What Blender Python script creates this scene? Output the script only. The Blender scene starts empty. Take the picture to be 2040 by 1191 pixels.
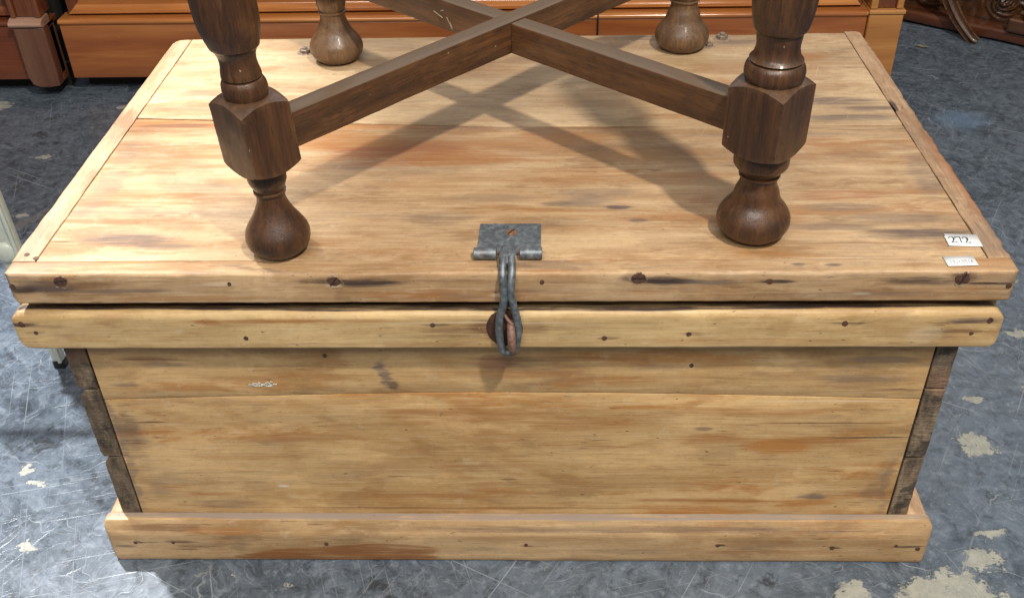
import bpy, bmesh, math, random
from mathutils import Vector, noise, Matrix
random.seed(7)
C = bpy.context.scene
COL = C.collection
V = Vector

# ------------------------------------------------------------------ camera, world, light
cd = bpy.data.cameras.new('camera'); cam = bpy.data.objects.new('camera', cd); COL.objects.link(cam)
cd.sensor_width = 36; cd.lens = 36 * 2017.76 / 2040; cd.clip_end = 60; cd.clip_start = .01
yaw, pitch, roll = -.0348, .635, -.0239
fwd = V((math.sin(yaw)*math.cos(pitch), math.cos(yaw)*math.cos(pitch), -math.sin(pitch)))
rt = V((math.cos(yaw), -math.sin(yaw), 0)); up = rt.cross(fwd)
r2 = math.cos(roll)*rt + math.sin(roll)*up; u2 = -math.sin(roll)*rt + math.cos(roll)*up
M = Matrix((r2, u2, -fwd)).transposed().to_4x4(); M.translation = V((.0371, -.8523, 1.048))
cam.matrix_world = M
C.camera = cam

w = bpy.data.worlds.new('World'); C.world = w; w.use_nodes = True
bg = w.node_tree.nodes['Background']; bg.inputs[0].default_value = (1.0, .945, .90, 1); bg.inputs[1].default_value = .25

def spot(name, pos, aim, energy, cone, blend, radius, col):
    l = bpy.data.lights.new(name, 'SPOT'); o = bpy.data.objects.new(name, l); COL.objects.link(o)
    o.location = pos; o.rotation_euler = (V(aim) - V(pos)).to_track_quat('-Z', 'Y').to_euler()
    l.energy = energy; l.spot_size = math.radians(cone); l.spot_blend = blend; l.shadow_soft_size = radius; l.color = col
    return o
spot('ceiling_spot', (.843, -1.24, 3.01), (-.1, .72, .3), 325, 88, .35, .07, (1, .92, .80))
spot('ceiling_spot', (-1.42, 1.02, 2.79), (-.74, .33, .4), 640, 26, .6, .055, (.99, .98, .97))
def area(name, pos, aim, energy, sx, sy, col):
    l = bpy.data.lights.new(name, 'AREA'); o = bpy.data.objects.new(name, l); COL.objects.link(o)
    l.shape = 'RECTANGLE'; l.size = sx; l.size_y = sy; l.energy = energy; l.color = col
    o.location = pos; o.rotation_euler = (V(aim) - V(pos)).to_track_quat('-Z', 'Y').to_euler()
area('fill_light', (-.3, -1.9, 2.85), (0, .1, .3), 56, 2.2, .8, (1, .96, .90))  # added fill that brightens the chest front; no panel known there
area('fill_light', (.4, 3.7, 3.0), (.1, .5, .2), 34, 5.0, 1.6, (.90, .95, 1))
C.view_settings.view_transform = 'Standard'; C.view_settings.look = 'None'
C.view_settings.exposure = 0; C.view_settings.gamma = 1

# ------------------------------------------------------------------ node helpers
class NT:
    def __init__(s, name):
        s.m = bpy.data.materials.new(name); s.m.use_nodes = True
        s.t = s.m.node_tree; s.b = s.t.nodes['Principled BSDF']
        s.co = s.t.nodes.new('ShaderNodeTexCoord').outputs['Object']
    def n(s, typ, **k):
        x = s.t.nodes.new(typ)
        for a, b in k.items(): setattr(x, a, b)
        return x
    def put(s, inp, v):
        if isinstance(v, bpy.types.NodeSocket): s.t.links.new(v, inp)
        elif v is not None: inp.default_value = v
    def math(s, op, a, b=None, clamp=False):
        x = s.n('ShaderNodeMath', operation=op, use_clamp=clamp)
        s.put(x.inputs[0], a); s.put(x.inputs[1], b); return x.outputs[0]
    def vm(s, op, a, b=None):
        x = s.n('ShaderNodeVectorMath', operation=op); s.put(x.inputs[0], a); s.put(x.inputs[1], b)
        return x.outputs['Value'] if op in ('LENGTH', 'DISTANCE', 'DOT_PRODUCT') else x.outputs[0]
    def noise(s, v, scale, detail=4, rough=.55, dist=0, col=False):
        x = s.n('ShaderNodeTexNoise'); s.put(x.inputs['Vector'], v); x.inputs['Scale'].default_value = scale
        x.inputs['Detail'].default_value = detail; x.inputs['Roughness'].default_value = rough; x.inputs['Distortion'].default_value = dist
        return x.outputs['Color' if col else 'Fac']
    def map(s, v, loc=(0,0,0), rot=(0,0,0), sc=(1,1,1)):
        x = s.n('ShaderNodeMapping'); s.put(x.inputs[0], v)
        x.inputs[1].default_value = loc; x.inputs[2].default_value = rot; x.inputs[3].default_value = sc; return x.outputs[0]
    def mr(s, v, a, b, c=0., d=1., smooth=False):
        x = s.n('ShaderNodeMapRange'); x.clamp = True
        if smooth: x.interpolation_type = 'SMOOTHSTEP'
        s.put(x.inputs[0], v); x.inputs[1].default_value = a; x.inputs[2].default_value = b; x.inputs[3].default_value = c; x.inputs[4].default_value = d
        return x.outputs[0]
    def mix(s, f, a, b, mode='MIX'):
        x = s.n('ShaderNodeMix', data_type='RGBA', blend_type=mode)
        s.put(x.inputs[0], f)
        for i, v in ((6, a), (7, b)):
            if isinstance(v, tuple) and len(v) == 3: v = v + (1,)
            s.put(x.inputs[i], v)
        return x.outputs[2]
    def ramp(s, f, stops):
        x = s.n('ShaderNodeValToRGB'); e = x.color_ramp.elements
        while len(e) < len(stops): e.new(.5)
        for i, (p, c) in enumerate(stops): e[i].position = p; e[i].color = tuple(c) + (1,)
        s.put(x.inputs[0], f); return x.outputs[0]
    def blob(s, co, c, r, soft=(1.0, .25)):
        # distance from centre c scaled by radii r -> 0..1 mask
        k = s.map(co, loc=tuple(-c[i]/r[i] for i in range(3)), sc=tuple(1/r[i] for i in range(3)))
        return s.mr(s.vm('LENGTH', k), soft[0], soft[1], 0, 1, True)
    def finish(s, col, rough, bump=None, dist=.001, strength=.5, spec=.5, metal=0, coat=0):
        s.put(s.b.inputs['Base Color'], col + (1,) if isinstance(col, tuple) else col)
        s.put(s.b.inputs['Roughness'], rough); s.b.inputs['Specular IOR Level'].default_value = spec
        s.put(s.b.inputs['Metallic'], metal); s.b.inputs['Coat Weight'].default_value = coat; s.b.inputs['Coat Roughness'].default_value = .15
        if bump is not None:
            x = s.n('ShaderNodeBump'); x.inputs['Strength'].default_value = strength; x.inputs['Distance'].default_value = dist
            s.put(x.inputs['Height'], bump); s.t.links.new(x.outputs[0], s.b.inputs['Normal'])
        return s.m

LIGHT = (.50, .345, .195); TAN = (.36, .20, .085); ORA = (.34, .145, .042); BRN = (.17, .082, .038); GRY = (.165, .125, .10); PUR = (.10, .068, .060)
DRK = (.055, .035, .028); RED = (.30, .115, .045); PALE = (.68, .55, .38); WHT = (.75, .76, .74)

def pine(name, axis='x', seed=0., stains_and_shade=(), base=(LIGHT, TAN, ORA), orange=.5, dirt=.35, rough=.5, dusty=0, fine=1., blotch=1.):
    """worn stripped pine: cream ground, tan and orange mineral streaks, pores, dirt, plus named stains and painted shade"""
    s = NT(name); co = s.co
    P = {'x': (0, 1, 2), 'y': (1, 0, 2), 'z': (2, 0, 1)}[axis]
    def gs(a, b):                                    # a along the grain, b across it
        v = [b, b, b]; v[P[0]] = a; return tuple(v)
    off = s.map(co, loc=(seed*3.1, seed*1.7, seed*2.3))
    wn = s.noise(s.map(off, sc=gs(3, 9)), 1.6, 3, .6, col=True)
    wv = s.vm('SUBTRACT', wn, (.5, .5, .5))
    a = [.018]*3; a[P[0]] = .12
    wv = s.vm('MULTIPLY', wv, tuple(a))
    wf = s.vm('SUBTRACT', s.noise(s.map(off, sc=gs(12, 95)), 1, 4, .7, col=True), (.5,.5,.5))
    b = [.004]*3; b[P[0]] = .055
    wf = s.vm('MULTIPLY', wf, tuple(b))
    wc = s.vm('ADD', s.vm('ADD', off, wv), wf)       # warped, streaky coordinates
    sw = s.vm('ADD', s.vm('ADD', co, s.vm('MULTIPLY', wv, (.35,.35,.35))), s.vm('MULTIPLY', wf, (.5,.5,.5)))
    n1 = s.noise(s.map(wc, sc=gs(2.2, 15)), 1, 5, .6)
    col = s.ramp(n1, [(.33, base[1]), (.50, base[0]), (.66, tuple(.5*(base[0][i]+base[1][i]) for i in range(3)))])
    n2 = s.noise(s.map(wc, loc=(5, 3, 1), sc=gs(2.6, 24)), 1, 5, .62)
    col = s.mix(s.mr(n2, .53, .63, 0, min(.95, orange*1.5), True), col, base[2])
    # annual rings seen as stretched streaks
    n3 = s.noise(s.map(wc, loc=(1, 8, 4), sc=gs(2.5, 110)), 1, 4, .65)
    col = s.mix(s.mr(n3, .42, .70, 0, .28*fine), col, tuple(c*.62 for c in base[2]))
    nb = s.noise(s.map(wc, loc=(7, 1, 3), sc=gs(7, 17)), 1, 5, .7)
    col = s.mix(s.mr(nb, .50, .66, 0, .75*blotch, True), col, tuple(base[1][i]*.70 for i in range(3)))
    col = s.mix(s.mr(nb, .48, .34, 0, .75*blotch, True), col, tuple(min(1, base[0][i]*1.20) for i in range(3)))
    n4 = s.noise(s.map(off, sc=gs(14, 420)), 1, 3, .7)
    col = s.mix(s.mr(n4, .52, .74, 0, .34*fine), col, tuple(c*.55 for c in base[1]))
    col = s.mix(s.mr(n4, .46, .26, 0, .35*fine), col, PALE)
    # growth rings: contour lines of a slow field give arches and flame figure
    fld = s.noise(s.map(off, loc=(6, 2, 5), sc=gs(.75, 4.2)), 1, 1.5, .45)
    ring = s.math('PINGPONG', s.math('ADD', s.math('MULTIPLY', fld, 17), s.math('MULTIPLY', n3, .5)), .5)
    ring = s.mr(ring, .30, .5, 0, .30, True)
    col = s.mix(s.math('MULTIPLY', ring, s.mr(nb, .3, .6)), col, tuple(c*.75 for c in base[2]))
    mo = s.noise(off, 150, 4, .75)
    col = s.mix(s.mr(mo, .52, .75, 0, .30), col, tuple(c*.6 for c in base[1]))
    col = s.mix(s.mr(mo, .44, .26, 0, .16), col, PALE)
    # greyish grime
    n5 = s.noise(s.map(wc, loc=(2, 2, 7), sc=gs(5, 30)), 1, 8, .7)
    col = s.mix(s.mr(n5, .53, .68, 0, min(.9, dirt*1.15), True), col, GRY)
    # short dark checks
    n6 = s.noise(s.map(off, loc=(4, 1, 2), sc=gs(28, 330)), 1, 2, .5)
    g6 = s.noise(s.map(off, loc=(9, 1, 2)), 9, 2, .6)
    chk = s.math('MULTIPLY', s.mr(n6, .665, .71, 0, 1), s.mr(g6, .48, .60, 0, 1))
    col = s.mix(s.math('MULTIPLY', chk, .6), col, BRN)
    # bruises and tiny pits
    n7 = s.noise(s.map(off, loc=(3, 3, 3), sc=gs(1, 2)), 95, 2, .5)
    pit = s.mr(n7, .72, .77, 0, 1)
    col = s.mix(s.math('MULTIPLY', pit, .6), col, BRN)
    n8 = s.noise(off, 42, 5, .75)
    col = s.mix(s.mr(n8, .60, .74, 0, .35), col, PALE)
    rag = s.math('ADD', s.math('MULTIPLY', s.math('SUBTRACT', n3, .5), 2.0), s.math('MULTIPLY', s.math('SUBTRACT', n4, .5), 1.3))
    rag = s.math('ADD', rag, s.math('MULTIPLY', s.math('SUBTRACT', nb, .5), 1.2))
    for st in stains_and_shade:
        c, r, cc, k = st[:4]; soft = st[4] if len(st) > 4 else (1.15, .25)
        rg_ = rag
        m = s.blob(sw, c, tuple(x*1.22 for x in r) if len(st) < 5 else r, soft)
        brk = s.mr(s.math('ADD', rg_, s.math('MULTIPLY', m, .55)), -.32, .62, .0, 1.0)
        m = s.math('MULTIPLY', s.mr(m, 0, .62), brk)
        col = s.mix(s.math('MULTIPLY', m, min(1, k*1.15)), col, cc)
    # fine light scratches
    for i, ang in enumerate((.5, 1.9, 2.7)):
        rr = {'x': (0, 0, ang), 'y': (0, 0, ang), 'z': (0, ang, 0)}[axis]
        sn = s.noise(s.map(s.map(off, rot=rr), loc=(i, i*2, 3), sc=(7, 520, 520)), 1, 1, .5)
        gate = s.noise(s.map(off, loc=(i*7, 0, 1)), 7, 2, .5)
        col = s.mix(s.math('MULTIPLY', s.mr(sn, .73, .77, 0, .4), s.mr(gate, .52, .62)), col, PALE)
    if dusty:
        g = s.n('ShaderNodeNewGeometry'); z = s.n('ShaderNodeSeparateXYZ'); s.t.links.new(g.outputs['Normal'], z.inputs[0])
        d = s.math('MULTIPLY', s.mr(z.outputs[2], .8, .97), s.mr(n8, .3, .6, dusty*.7, dusty))
        col = s.mix(d, col, (.24, .21, .19))
    h = s.math('ADD', s.math('MULTIPLY', n4, .5), s.math('MULTIPLY', n3, .6))
    h = s.math('SUBTRACT', h, s.math('MULTIPLY', chk, .6)); h = s.math('SUBTRACT', h, pit)
    h = s.math('ADD', h, s.math('MULTIPLY', n5, .7))
    rg = s.mr(n8, .3, .7, rough-.07, rough+.14)
    return s.finish(col, rg, h, .0011, .55, .42)

def oak(name, axis='z', seed=0., light=0., dusty=.0, rough=.33, wear=.3, coat=None):
    """dark stained oak, waxed; open pores, worn edges, settled dust on level faces"""
    s = NT(name); co = s.co
    def gs(a, b):
        v = [b, b, b]; v['xyz'.index(axis)] = a; return tuple(v)
    off = s.map(co, loc=(seed, seed*1.3, seed*.7))
    n0 = s.noise(off, 22, 5, .65)
    n1 = s.noise(s.map(off, sc=gs(5, 70)), 1, 5, .65)
    n2 = s.noise(s.map(off, sc=gs(40, 700)), 1, 3, .6)
    dk = (.024, .0105, .0055); md = (.058, .0235, .0090); lt = (.112, .047, .0165)
    if light >= 1: dk, md, lt = (.065, .034, .018), (.135, .074, .036), (.20, .118, .060)
    elif light: dk, md, lt = [(a[0]*(1+1.5*light), a[1]*(1+1.8*light), a[2]*(1+2.2*light)) for a in (dk, md, lt)]
    col = s.ramp(n1, [(.28, dk), (.50, md), (.78, lt)])
    col = s.mix(s.mr(n0, .52, .75, 0, .7, True), col, dk)
    col = s.mix(s.mr(n0, .45, .28, 0, .5, True), col, lt)
    col = s.mix(s.mr(n2, .53, .66, 0, .6), col, (.018, .010, .006))
    fl_ = s.noise(s.map(off, sc=gs(18, 160)), 1, 4, .65)
    col = s.mix(s.mr(fl_, .52, .72, 0, .4), col, tuple(c*1.25 for c in lt))
    g = s.n('ShaderNodeNewGeometry')
    pt = s.mr(g.outputs['Pointiness'], .53, .60, 0, wear*1.5)
    nw = s.noise(off, 120, 4, .7)
    col = s.mix(s.math('MULTIPLY', pt, s.mr(nw, .42, .6)), col, (.27, .16, .085))
    sp = s.mr(s.noise(s.map(off, sc=gs(.7, 1)), 190, 2, .5), .745, .78)
    col = s.mix(s.math('MULTIPLY', sp, .7), col, (.42, .30, .17))
    if dusty:
        z = s.n('ShaderNodeSeparateXYZ'); s.t.links.new(g.outputs['Normal'], z.inputs[0])
        d = s.math('MULTIPLY', s.mr(z.outputs[2], .55, .95), s.mr(n0, .25, .6, dusty*.65, dusty))
        col = s.mix(d, col, (.12, .078, .046)); rg = s.math('ADD', s.mr(n0, .3, .7, rough-.06, rough+.15), s.math('MULTIPLY', d, .3))
    else: rg = s.mr(n0, .3, .7, rough-.08, rough+.14)
    h = s.math('SUBTRACT', s.math('MULTIPLY', n1, .5), s.math('MULTIPLY', s.mr(n2, .53, .66), .5))
    h = s.math('ADD', h, s.math('MULTIPLY', n0, .5))
    return s.finish(col, rg, h, .0006, .5, .5, coat=.05 if light >= 1 else .18)

def lacquer(name, axis='x', seed=0., cols=((.20, .062, .022), (.30, .105, .035), (.13, .036, .016)), rough=.22):
    s = NT(name); off = s.map(s.co, loc=(seed, seed, seed))
    def gs(a, b):
        v = [b, b, b]; v['xyz'.index(axis)] = a; return tuple(v)
    n1 = s.noise(s.map(off, sc=gs(2, 26)), 1, 4, .6, .4); n2 = s.noise(s.map(off, sc=gs(7, 260)), 1, 3, .6)
    col = s.ramp(n1, [(.33, cols[2]), (.5, cols[0]), (.68, cols[1])])
    col = s.mix(s.mr(n2, .5, .75, 0, .35), col, cols[2])
    n3 = s.noise(off, 60, 3, .7)
    col = s.mix(s.mr(n3, .72, .78, 0, .5), col, (.5, .36, .2))
    rg = s.mr(s.noise(off, 14, 5, .7), .3, .7, rough-.05, rough+.14)
    return s.finish(col, rg, s.math('MULTIPLY', n2, .4), .0003, .3, .5, coat=.8)

def plain(name, c, rough=.5, metal=0, var=.25, scale=150, spec=.5, c2=None, t=(.45, .65)):
    s = NT(name); n = s.noise(s.co, scale, 5, .65)
    d = c2 or tuple(x*(1-var) for x in c)
    col = s.mix(s.mr(n, t[0], t[1], 0, 1), c, d)
    return s.finish(col, s.mr(n, .3, .7, rough-.06, rough+.1), n, .0005, .5, spec, metal)

# ------------------------------------------------------------------ mesh helpers
def link(name, bm, mat=None, parent=None, smooth=38):
    bmesh.ops.recalc_face_normals(bm, faces=bm.faces)
    me = bpy.data.meshes.new(name); bm.to_mesh(me); bm.free()
    o = bpy.data.objects.new(name, me); COL.objects.link(o)
    if mat: me.materials.append(mat)
    for p in me.polygons: p.use_smooth = True
    if smooth: me.set_sharp_from_angle(angle=math.radians(smooth))
    if parent: o.parent = parent
    return o
def thing(name, label, cat, loc=(0,0,0), group=None):
    o = bpy.data.objects.new(name, None); COL.objects.link(o); o.location = loc; o.empty_display_size = .05
    o['label'] = label; o['category'] = cat
    if group: o['group'] = group
    return o
def rrect(a0, a1, b0, b1, r, seg=4):
    """rounded rectangle in (a,b); r = radii at (a0,b0),(a1,b0),(a1,b1),(a0,b1)"""
    if not isinstance(r, (tuple, list)): r = (r,)*4
    P = []
    for (cx, cy, st), q in zip(((a0, b0, 180), (a1, b0, 270), (a1, b1, 0), (a0, b1, 90)), r):
        x = cx + (q if cx == a0 else -q); y = cy + (q if cy == b0 else -q)
        for i in range(seg+1):
            t = math.radians(st + 90*i/seg); P.append((x + q*math.cos(t), y + q*math.sin(t)))
    return P
def dens(P, step):
    out = []
    for i, p in enumerate(P):
        q = P[(i+1) % len(P)]; d = math.dist(p, q)
        if d < 1e-6: continue
        k = max(1, int(d/step))
        for j in range(k): out.append((p[0]+(q[0]-p[0])*j/k, p[1]+(q[1]-p[1])*j/k))
    return out
def loft(P, u0, u1, fn, step=.02, ends=((0,0,0,0),(0,0,0,0)), amp=.0006, freq=30, seed=0, bm=None, wob=None, pstep=.012):
    """sweep profile P (a,b) from u0 to u1; ends = inset radii on (a-,a+,b-,b+) at each end; fn(u,a,b)->xyz"""
    bm = bm or bmesh.new(); P = dens(P, pstep)
    A0 = min(p[0] for p in P); A1 = max(p[0] for p in P); B0 = min(p[1] for p in P); B1 = max(p[1] for p in P)
    L = u1-u0; us = set([0., L])
    k = max(1, int(L/step))
    for i in range(k+1): us.add(L*i/k)
    for e, off in ((ends[0], 0), (ends[1], 1)):
        R = max(max(e), .0012)
        for i in range(6):
            d = R*(1-math.cos(math.radians(90*i/5))); us.add(d if off == 0 else L-d)
    us = sorted(us); us = [u for i, u in enumerate(us) if i == 0 or u-us[i-1] > 5e-5 or i == len(us)-1]
    rings = []
    def ins(r, d): return 0 if r <= 0 or d >= r else r - math.sqrt(max(0, r*r-(r-d)**2))
    for u in us:
        i0 = [ins(max(r, .0010), u) for r in ends[0]]; i1 = [ins(max(r, .0010), L-u) for r in ends[1]]
        I = [max(a, b) for a, b in zip(i0, i1)]
        ring = []
        for a, b in P:
            a = min(max(a, A0+I[0]), A1-I[1]); b = min(max(b, B0+I[2]), B1-I[3])
            if wob: a, b = wob(u0+u, a, b)
            p = V(fn(u0+u, a, b))
            if amp:
                nv = noise.noise_vector(p*freq + V((seed*5.1, seed, 3)))*.6 + noise.noise_vector(p*freq*4 + V((seed, 9, 3)))*.4
                p = p + nv*amp
            ring.append(bm.verts.new(p))
        rings.append(ring)
    n = len(P)
    for r0, r1 in zip(rings, rings[1:]):
        for i in range(n):
            bm.faces.new((r0[i], r0[(i+1) % n], r1[(i+1) % n], r1[i]))
    for r, fl in ((rings[0], 1), (rings[-1], 0)):
        bm.faces.new(r[::-1] if fl else r)
    return bm
FX = lambda u, a, b: (u, a, b)
FY = lambda u, a, b: (a, u, b)
FZ = lambda u, a, b: (a, b, u)
def lathe(prof, seg=40, cx=0, cy=0, bm=None, axis='z', lean=None):
    bm = bm or bmesh.new(); rings = []
    for z, r in prof:
        dx = lean(z) if lean else 0
        ring = []
        for i in range(seg):
            t = 2*math.pi*i/seg; x, y = r*math.cos(t), r*math.sin(t)
            p = {'z': (cx+x+dx, cy+y, z), 'y': (cx+x, z, cy+y), 'x': (z, cx+x, cy+y)}[axis]
            ring.append(bm.verts.new(p))
        rings.append(ring)
    for a, b in zip(rings, rings[1:]):
        for i in range(seg): bm.faces.new((a[i], a[(i+1) % seg], b[(i+1) % seg], b[i]))
    bm.faces.new(rings[0][::-1]); bm.faces.new(rings[-1])
    return bm
def smoothprof(P, n=5):
    """Catmull-Rom through (z, r, corner?) control points"""
    out = []
    for i in range(len(P)-1):
        p1, p2 = P[i], P[i+1]
        p0 = P[i-1] if i > 0 and len(p1) < 3 else p1
        p3 = P[i+2] if i+2 < len(P) and len(p2) < 3 else p2
        for k in range(n):
            t = k/n
            f = lambda j: .5*((2*p1[j]) + (-p0[j]+p2[j])*t + (2*p0[j]-5*p1[j]+4*p2[j]-p3[j])*t*t + (-p0[j]+3*p1[j]-3*p2[j]+p3[j])*t**3)
            out.append((f(0), max(f(1), .0005)))
    out.append(tuple(P[-1][:2])); return out
def tube(pts, r, seg=12, bm=None, sub=4, closed=False, flat=None):
    bm = bm or bmesh.new(); pts = [V(p) for p in pts]; Q = []
    n = len(pts)
    rng = range(n) if closed else range(n-1)
    for i in rng:
        p0, p1, p2, p3 = (pts[(i-1) % n] if closed or i else pts[0]), pts[i], pts[(i+1) % n], (pts[(i+2) % n] if closed or i+2 < n else pts[-1])
        for k in range(sub):
            t = k/sub; Q.append(.5*((2*p1)+(-p0+p2)*t+(2*p0-5*p1+4*p2-p3)*t*t+(-p0+3*p1-3*p2+p3)*t**3))
    if not closed: Q.append(pts[-1])
    rings = []; ref = None
    for i, q in enumerate(Q):
        a = Q[(i-1) % len(Q)] if closed or i else Q[0]; b = Q[(i+1) % len(Q)] if closed or i+1 < len(Q) else Q[-1]
        t = (b-a).normalized()
        if ref is None: ref = t.orthogonal().normalized()
        ref = (ref - t*ref.dot(t)).normalized(); bi = t.cross(ref)
        rr = r(i/(len(Q)-1)) if callable(r) else r
        rings.append([bm.verts.new(q + (ref*math.cos(2*math.pi*j/seg) + bi*math.sin(2*math.pi*j/seg))*rr*(1+.05*noise.noise(q*300+V((j,0,0))))) for j in range(seg)])
    pr = list(zip(rings, rings[1:])) + ([(rings[-1], rings[0])] if closed else [])
    for a, b in pr:
        for i in range(seg): bm.faces.new((a[i], a[(i+1) % seg], b[(i+1) % seg], b[i]))
    if not closed: bm.faces.new(rings[0][::-1]); bm.faces.new(rings[-1])
    return bm
def flatpoly(pts, thick, bm=None):
    """polygon pts (xyz list) extruded by vector thick"""
    bm = bm or bmesh.new(); a = [bm.verts.new(p) for p in pts]; b = [bm.verts.new(V(p)+V(thick)) for p in pts]
    bm.faces.new(a); bm.faces.new(b[::-1]); n = len(a)
    for i in range(n): bm.faces.new((a[i], b[i], b[(i+1) % n], a[(i+1) % n]))
    return bm

# ------------------------------------------------------------------ floor
def floor_material():
    s = NT('worn_painted_concrete'); co = s.co
    w1 = s.vm('MULTIPLY', s.vm('SUBTRACT', s.noise(co, 5, 4, .6, col=True), (.5,.5,.5)), (.16,.16,0))
    wc = s.vm('ADD', co, w1)
    n1 = s.noise(wc, 5, 8, .68); n2 = s.noise(wc, 19, 8, .72); n3 = s.noise(co, 75, 6, .7)
    col = s.ramp(n1, [(.32, (.046, .062, .082)), (.50, (.088, .114, .148)), (.70, (.125, .158, .205))])
    col = s.mix(s.mr(n2, .50, .62, 0, .7, True), col, (.130, .165, .215))
    col = s.mix(s.mr(n2, .45, .31, 0, .75, True), col, (.034, .042, .053))
    col = s.mix(s.mr(n3, .54, .70, 0, .5), col, (.30, .34, .40))
    col = s.mix(s.mr(n3, .45, .28, 0, .5), col, (.018, .021, .026))
    n4 = s.noise(wc, 46, 7, .75); n5 = s.noise(s.map(co, loc=(3, 5, 0)), 8, 6, .7)
    col = s.mix(s.mr(n4, .53, .60, 0, .55), col, (.17, .205, .25))
    col = s.mix(s.mr(n4, .46, .40, 0, .6), col, (.030, .039, .050))
    col = s.mix(s.mr(n5, .60, .65, 0, .75), col, (.018, .022, .028))
    # scratches: many directions, gated in patches
    tot = None
    for i, a in enumerate((.15, .5, .9, 1.25, 1.7, 2.1, 2.5, 2.9)):
        c2 = s.map(co, rot=(0, 0, a)) if i % 2 else s.map(wc, rot=(0, 0, a))
        sn = s.noise(s.map(c2, loc=(i*3.3, i, 0), sc=(2.6 if i % 2 else 5, 170 + 30*i, 1)), 1, 1.5, .5)
        gt = s.noise(s.map(co, loc=(i*5.7, i*2.1, 0)), 3.2 + i*.5, 4, .65)
        v = s.math('MULTIPLY', s.mr(sn, .66, .74, 0, 1), s.mr(gt, .42, .58, 0, 1))
        tot = v if tot is None else s.math('MAXIMUM', tot, v)
    col = s.mix(s.math('MULTIPLY', tot, .62), col, (.34, .38, .43))
    # chips and spatter of old cream paint
    wb = s.vm('ADD', co, s.vm('MULTIPLY', s.vm('SUBTRACT', s.noise(co, 28, 6, .7, col=True), (.5,.5,.5)), (.062,.062,0)))
    pass
    blobs = [((.545,-.055),(.070,.042)), ((.425,-.065),(.030,.038)), ((.60,.005),(.028,.022)), ((.665,.21),(.026,.028)), ((.625,.05),(.020,.008)),
             ((.695,.31),(.014,.010)), ((.485,-.075),(.02,.03)), ((.78,.17),(.012,.05)), ((.86,.62),(.022,.012)), ((.96,.66),(.018,.008)), ((.82,.47),(.02,.014)),
             ((-.79,.60),(.022,.012)), ((-.74,.55),(.012,.008)), ((-.68,.13),(.018,.006)), ((-.70,.16),(.008,.012)), ((-.64,.02),(.016,.008)),
             ((-1.27,1.36),(.04,.03)), ((-1.05,1.10),(.025,.010)), ((-1.0,.86),(.016,.010)), ((-.95,1.34),(.02,.012)), ((-1.12,.98),(.03,.012)), ((-.93,.8),(.02,.012))]
    bm_ = None
    for (x, y), (rx, ry) in blobs:
        m = s.blob(wb, (x, y, 0), (rx*1.15, ry*1.15, 1), (1.25, .35))
        bm_ = m if bm_ is None else s.math('MAXIMUM', bm_, m)
    rag = s.math('MULTIPLY', s.math('SUBTRACT', s.noise(co, 38, 8, .78), .5), 2.7)
    bm_ = s.math('MULTIPLY', s.mr(s.math('ADD', bm_, rag), .50, .56), s.mr(bm_, .02, .12))
    sp = s.mr(s.noise(wb, 30, 3, .6), .685, .70)
    spg = s.mr(s.noise(s.map(co, loc=(3, 3, 0)), 2.0, 2, .5), .46, .56)
    bm_ = s.math('MAXIMUM', bm_, s.math('MULTIPLY', sp, spg))
    bm_ = s.math('MULTIPLY', bm_, s.mr(n4, .34, .40))
    bm_ = s.math('MULTIPLY', bm_, s.math('SUBTRACT', 1, s.math('MULTIPLY', tot, .6)))
    cream = s.mix(s.mr(n3, .4, .65), (.42, .42, .36), (.30, .30, .26))
    col = s.mix(s.math('MULTIPLY', bm_, .88), col, cream)
    # brown scrape on the left, a pale blue reflection painted into the colour on the right
    bs = s.vm('ADD', co, s.vm('MULTIPLY', s.vm('SUBTRACT', s.noise(co, 60, 5, .8, col=True), (.5,.5,.5)), (.09,.09,0)))
    k = s.blob(s.map(bs, rot=(0, 0, -.95)), (.0, 1.28+.0, 0), (.30, .016, 1), (1.2, .3))
    col = s.mix(s.math('MULTIPLY', k, .4), col, (.25, .22, .19))
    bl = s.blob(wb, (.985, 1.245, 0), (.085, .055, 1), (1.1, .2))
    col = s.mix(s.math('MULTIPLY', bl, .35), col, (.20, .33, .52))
    h = s.math('ADD', s.math('MULTIPLY', n3, .4), s.math('MULTIPLY', n2, .5))
    h = s.math('ADD', h, s.math('MULTIPLY', bm_, .9)); h = s.math('SUBTRACT', h, s.math('MULTIPLY', tot, .4))
    rg = s.math('ADD', s.mr(n2, .3, .7, .20, .40), s.math('MULTIPLY', bm_, .2))
    return s.finish(col, rg, h, .0012, .45, .5)
bm = bmesh.new()
vs = [bm.verts.new(p) for p in ((-6, -4, 0), (6, -4, 0), (6, 7, 0), (-6, 7, 0))]; bm.faces.new(vs)
o = link('floor', bm, floor_material()); o['kind'] = 'structure'

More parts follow.
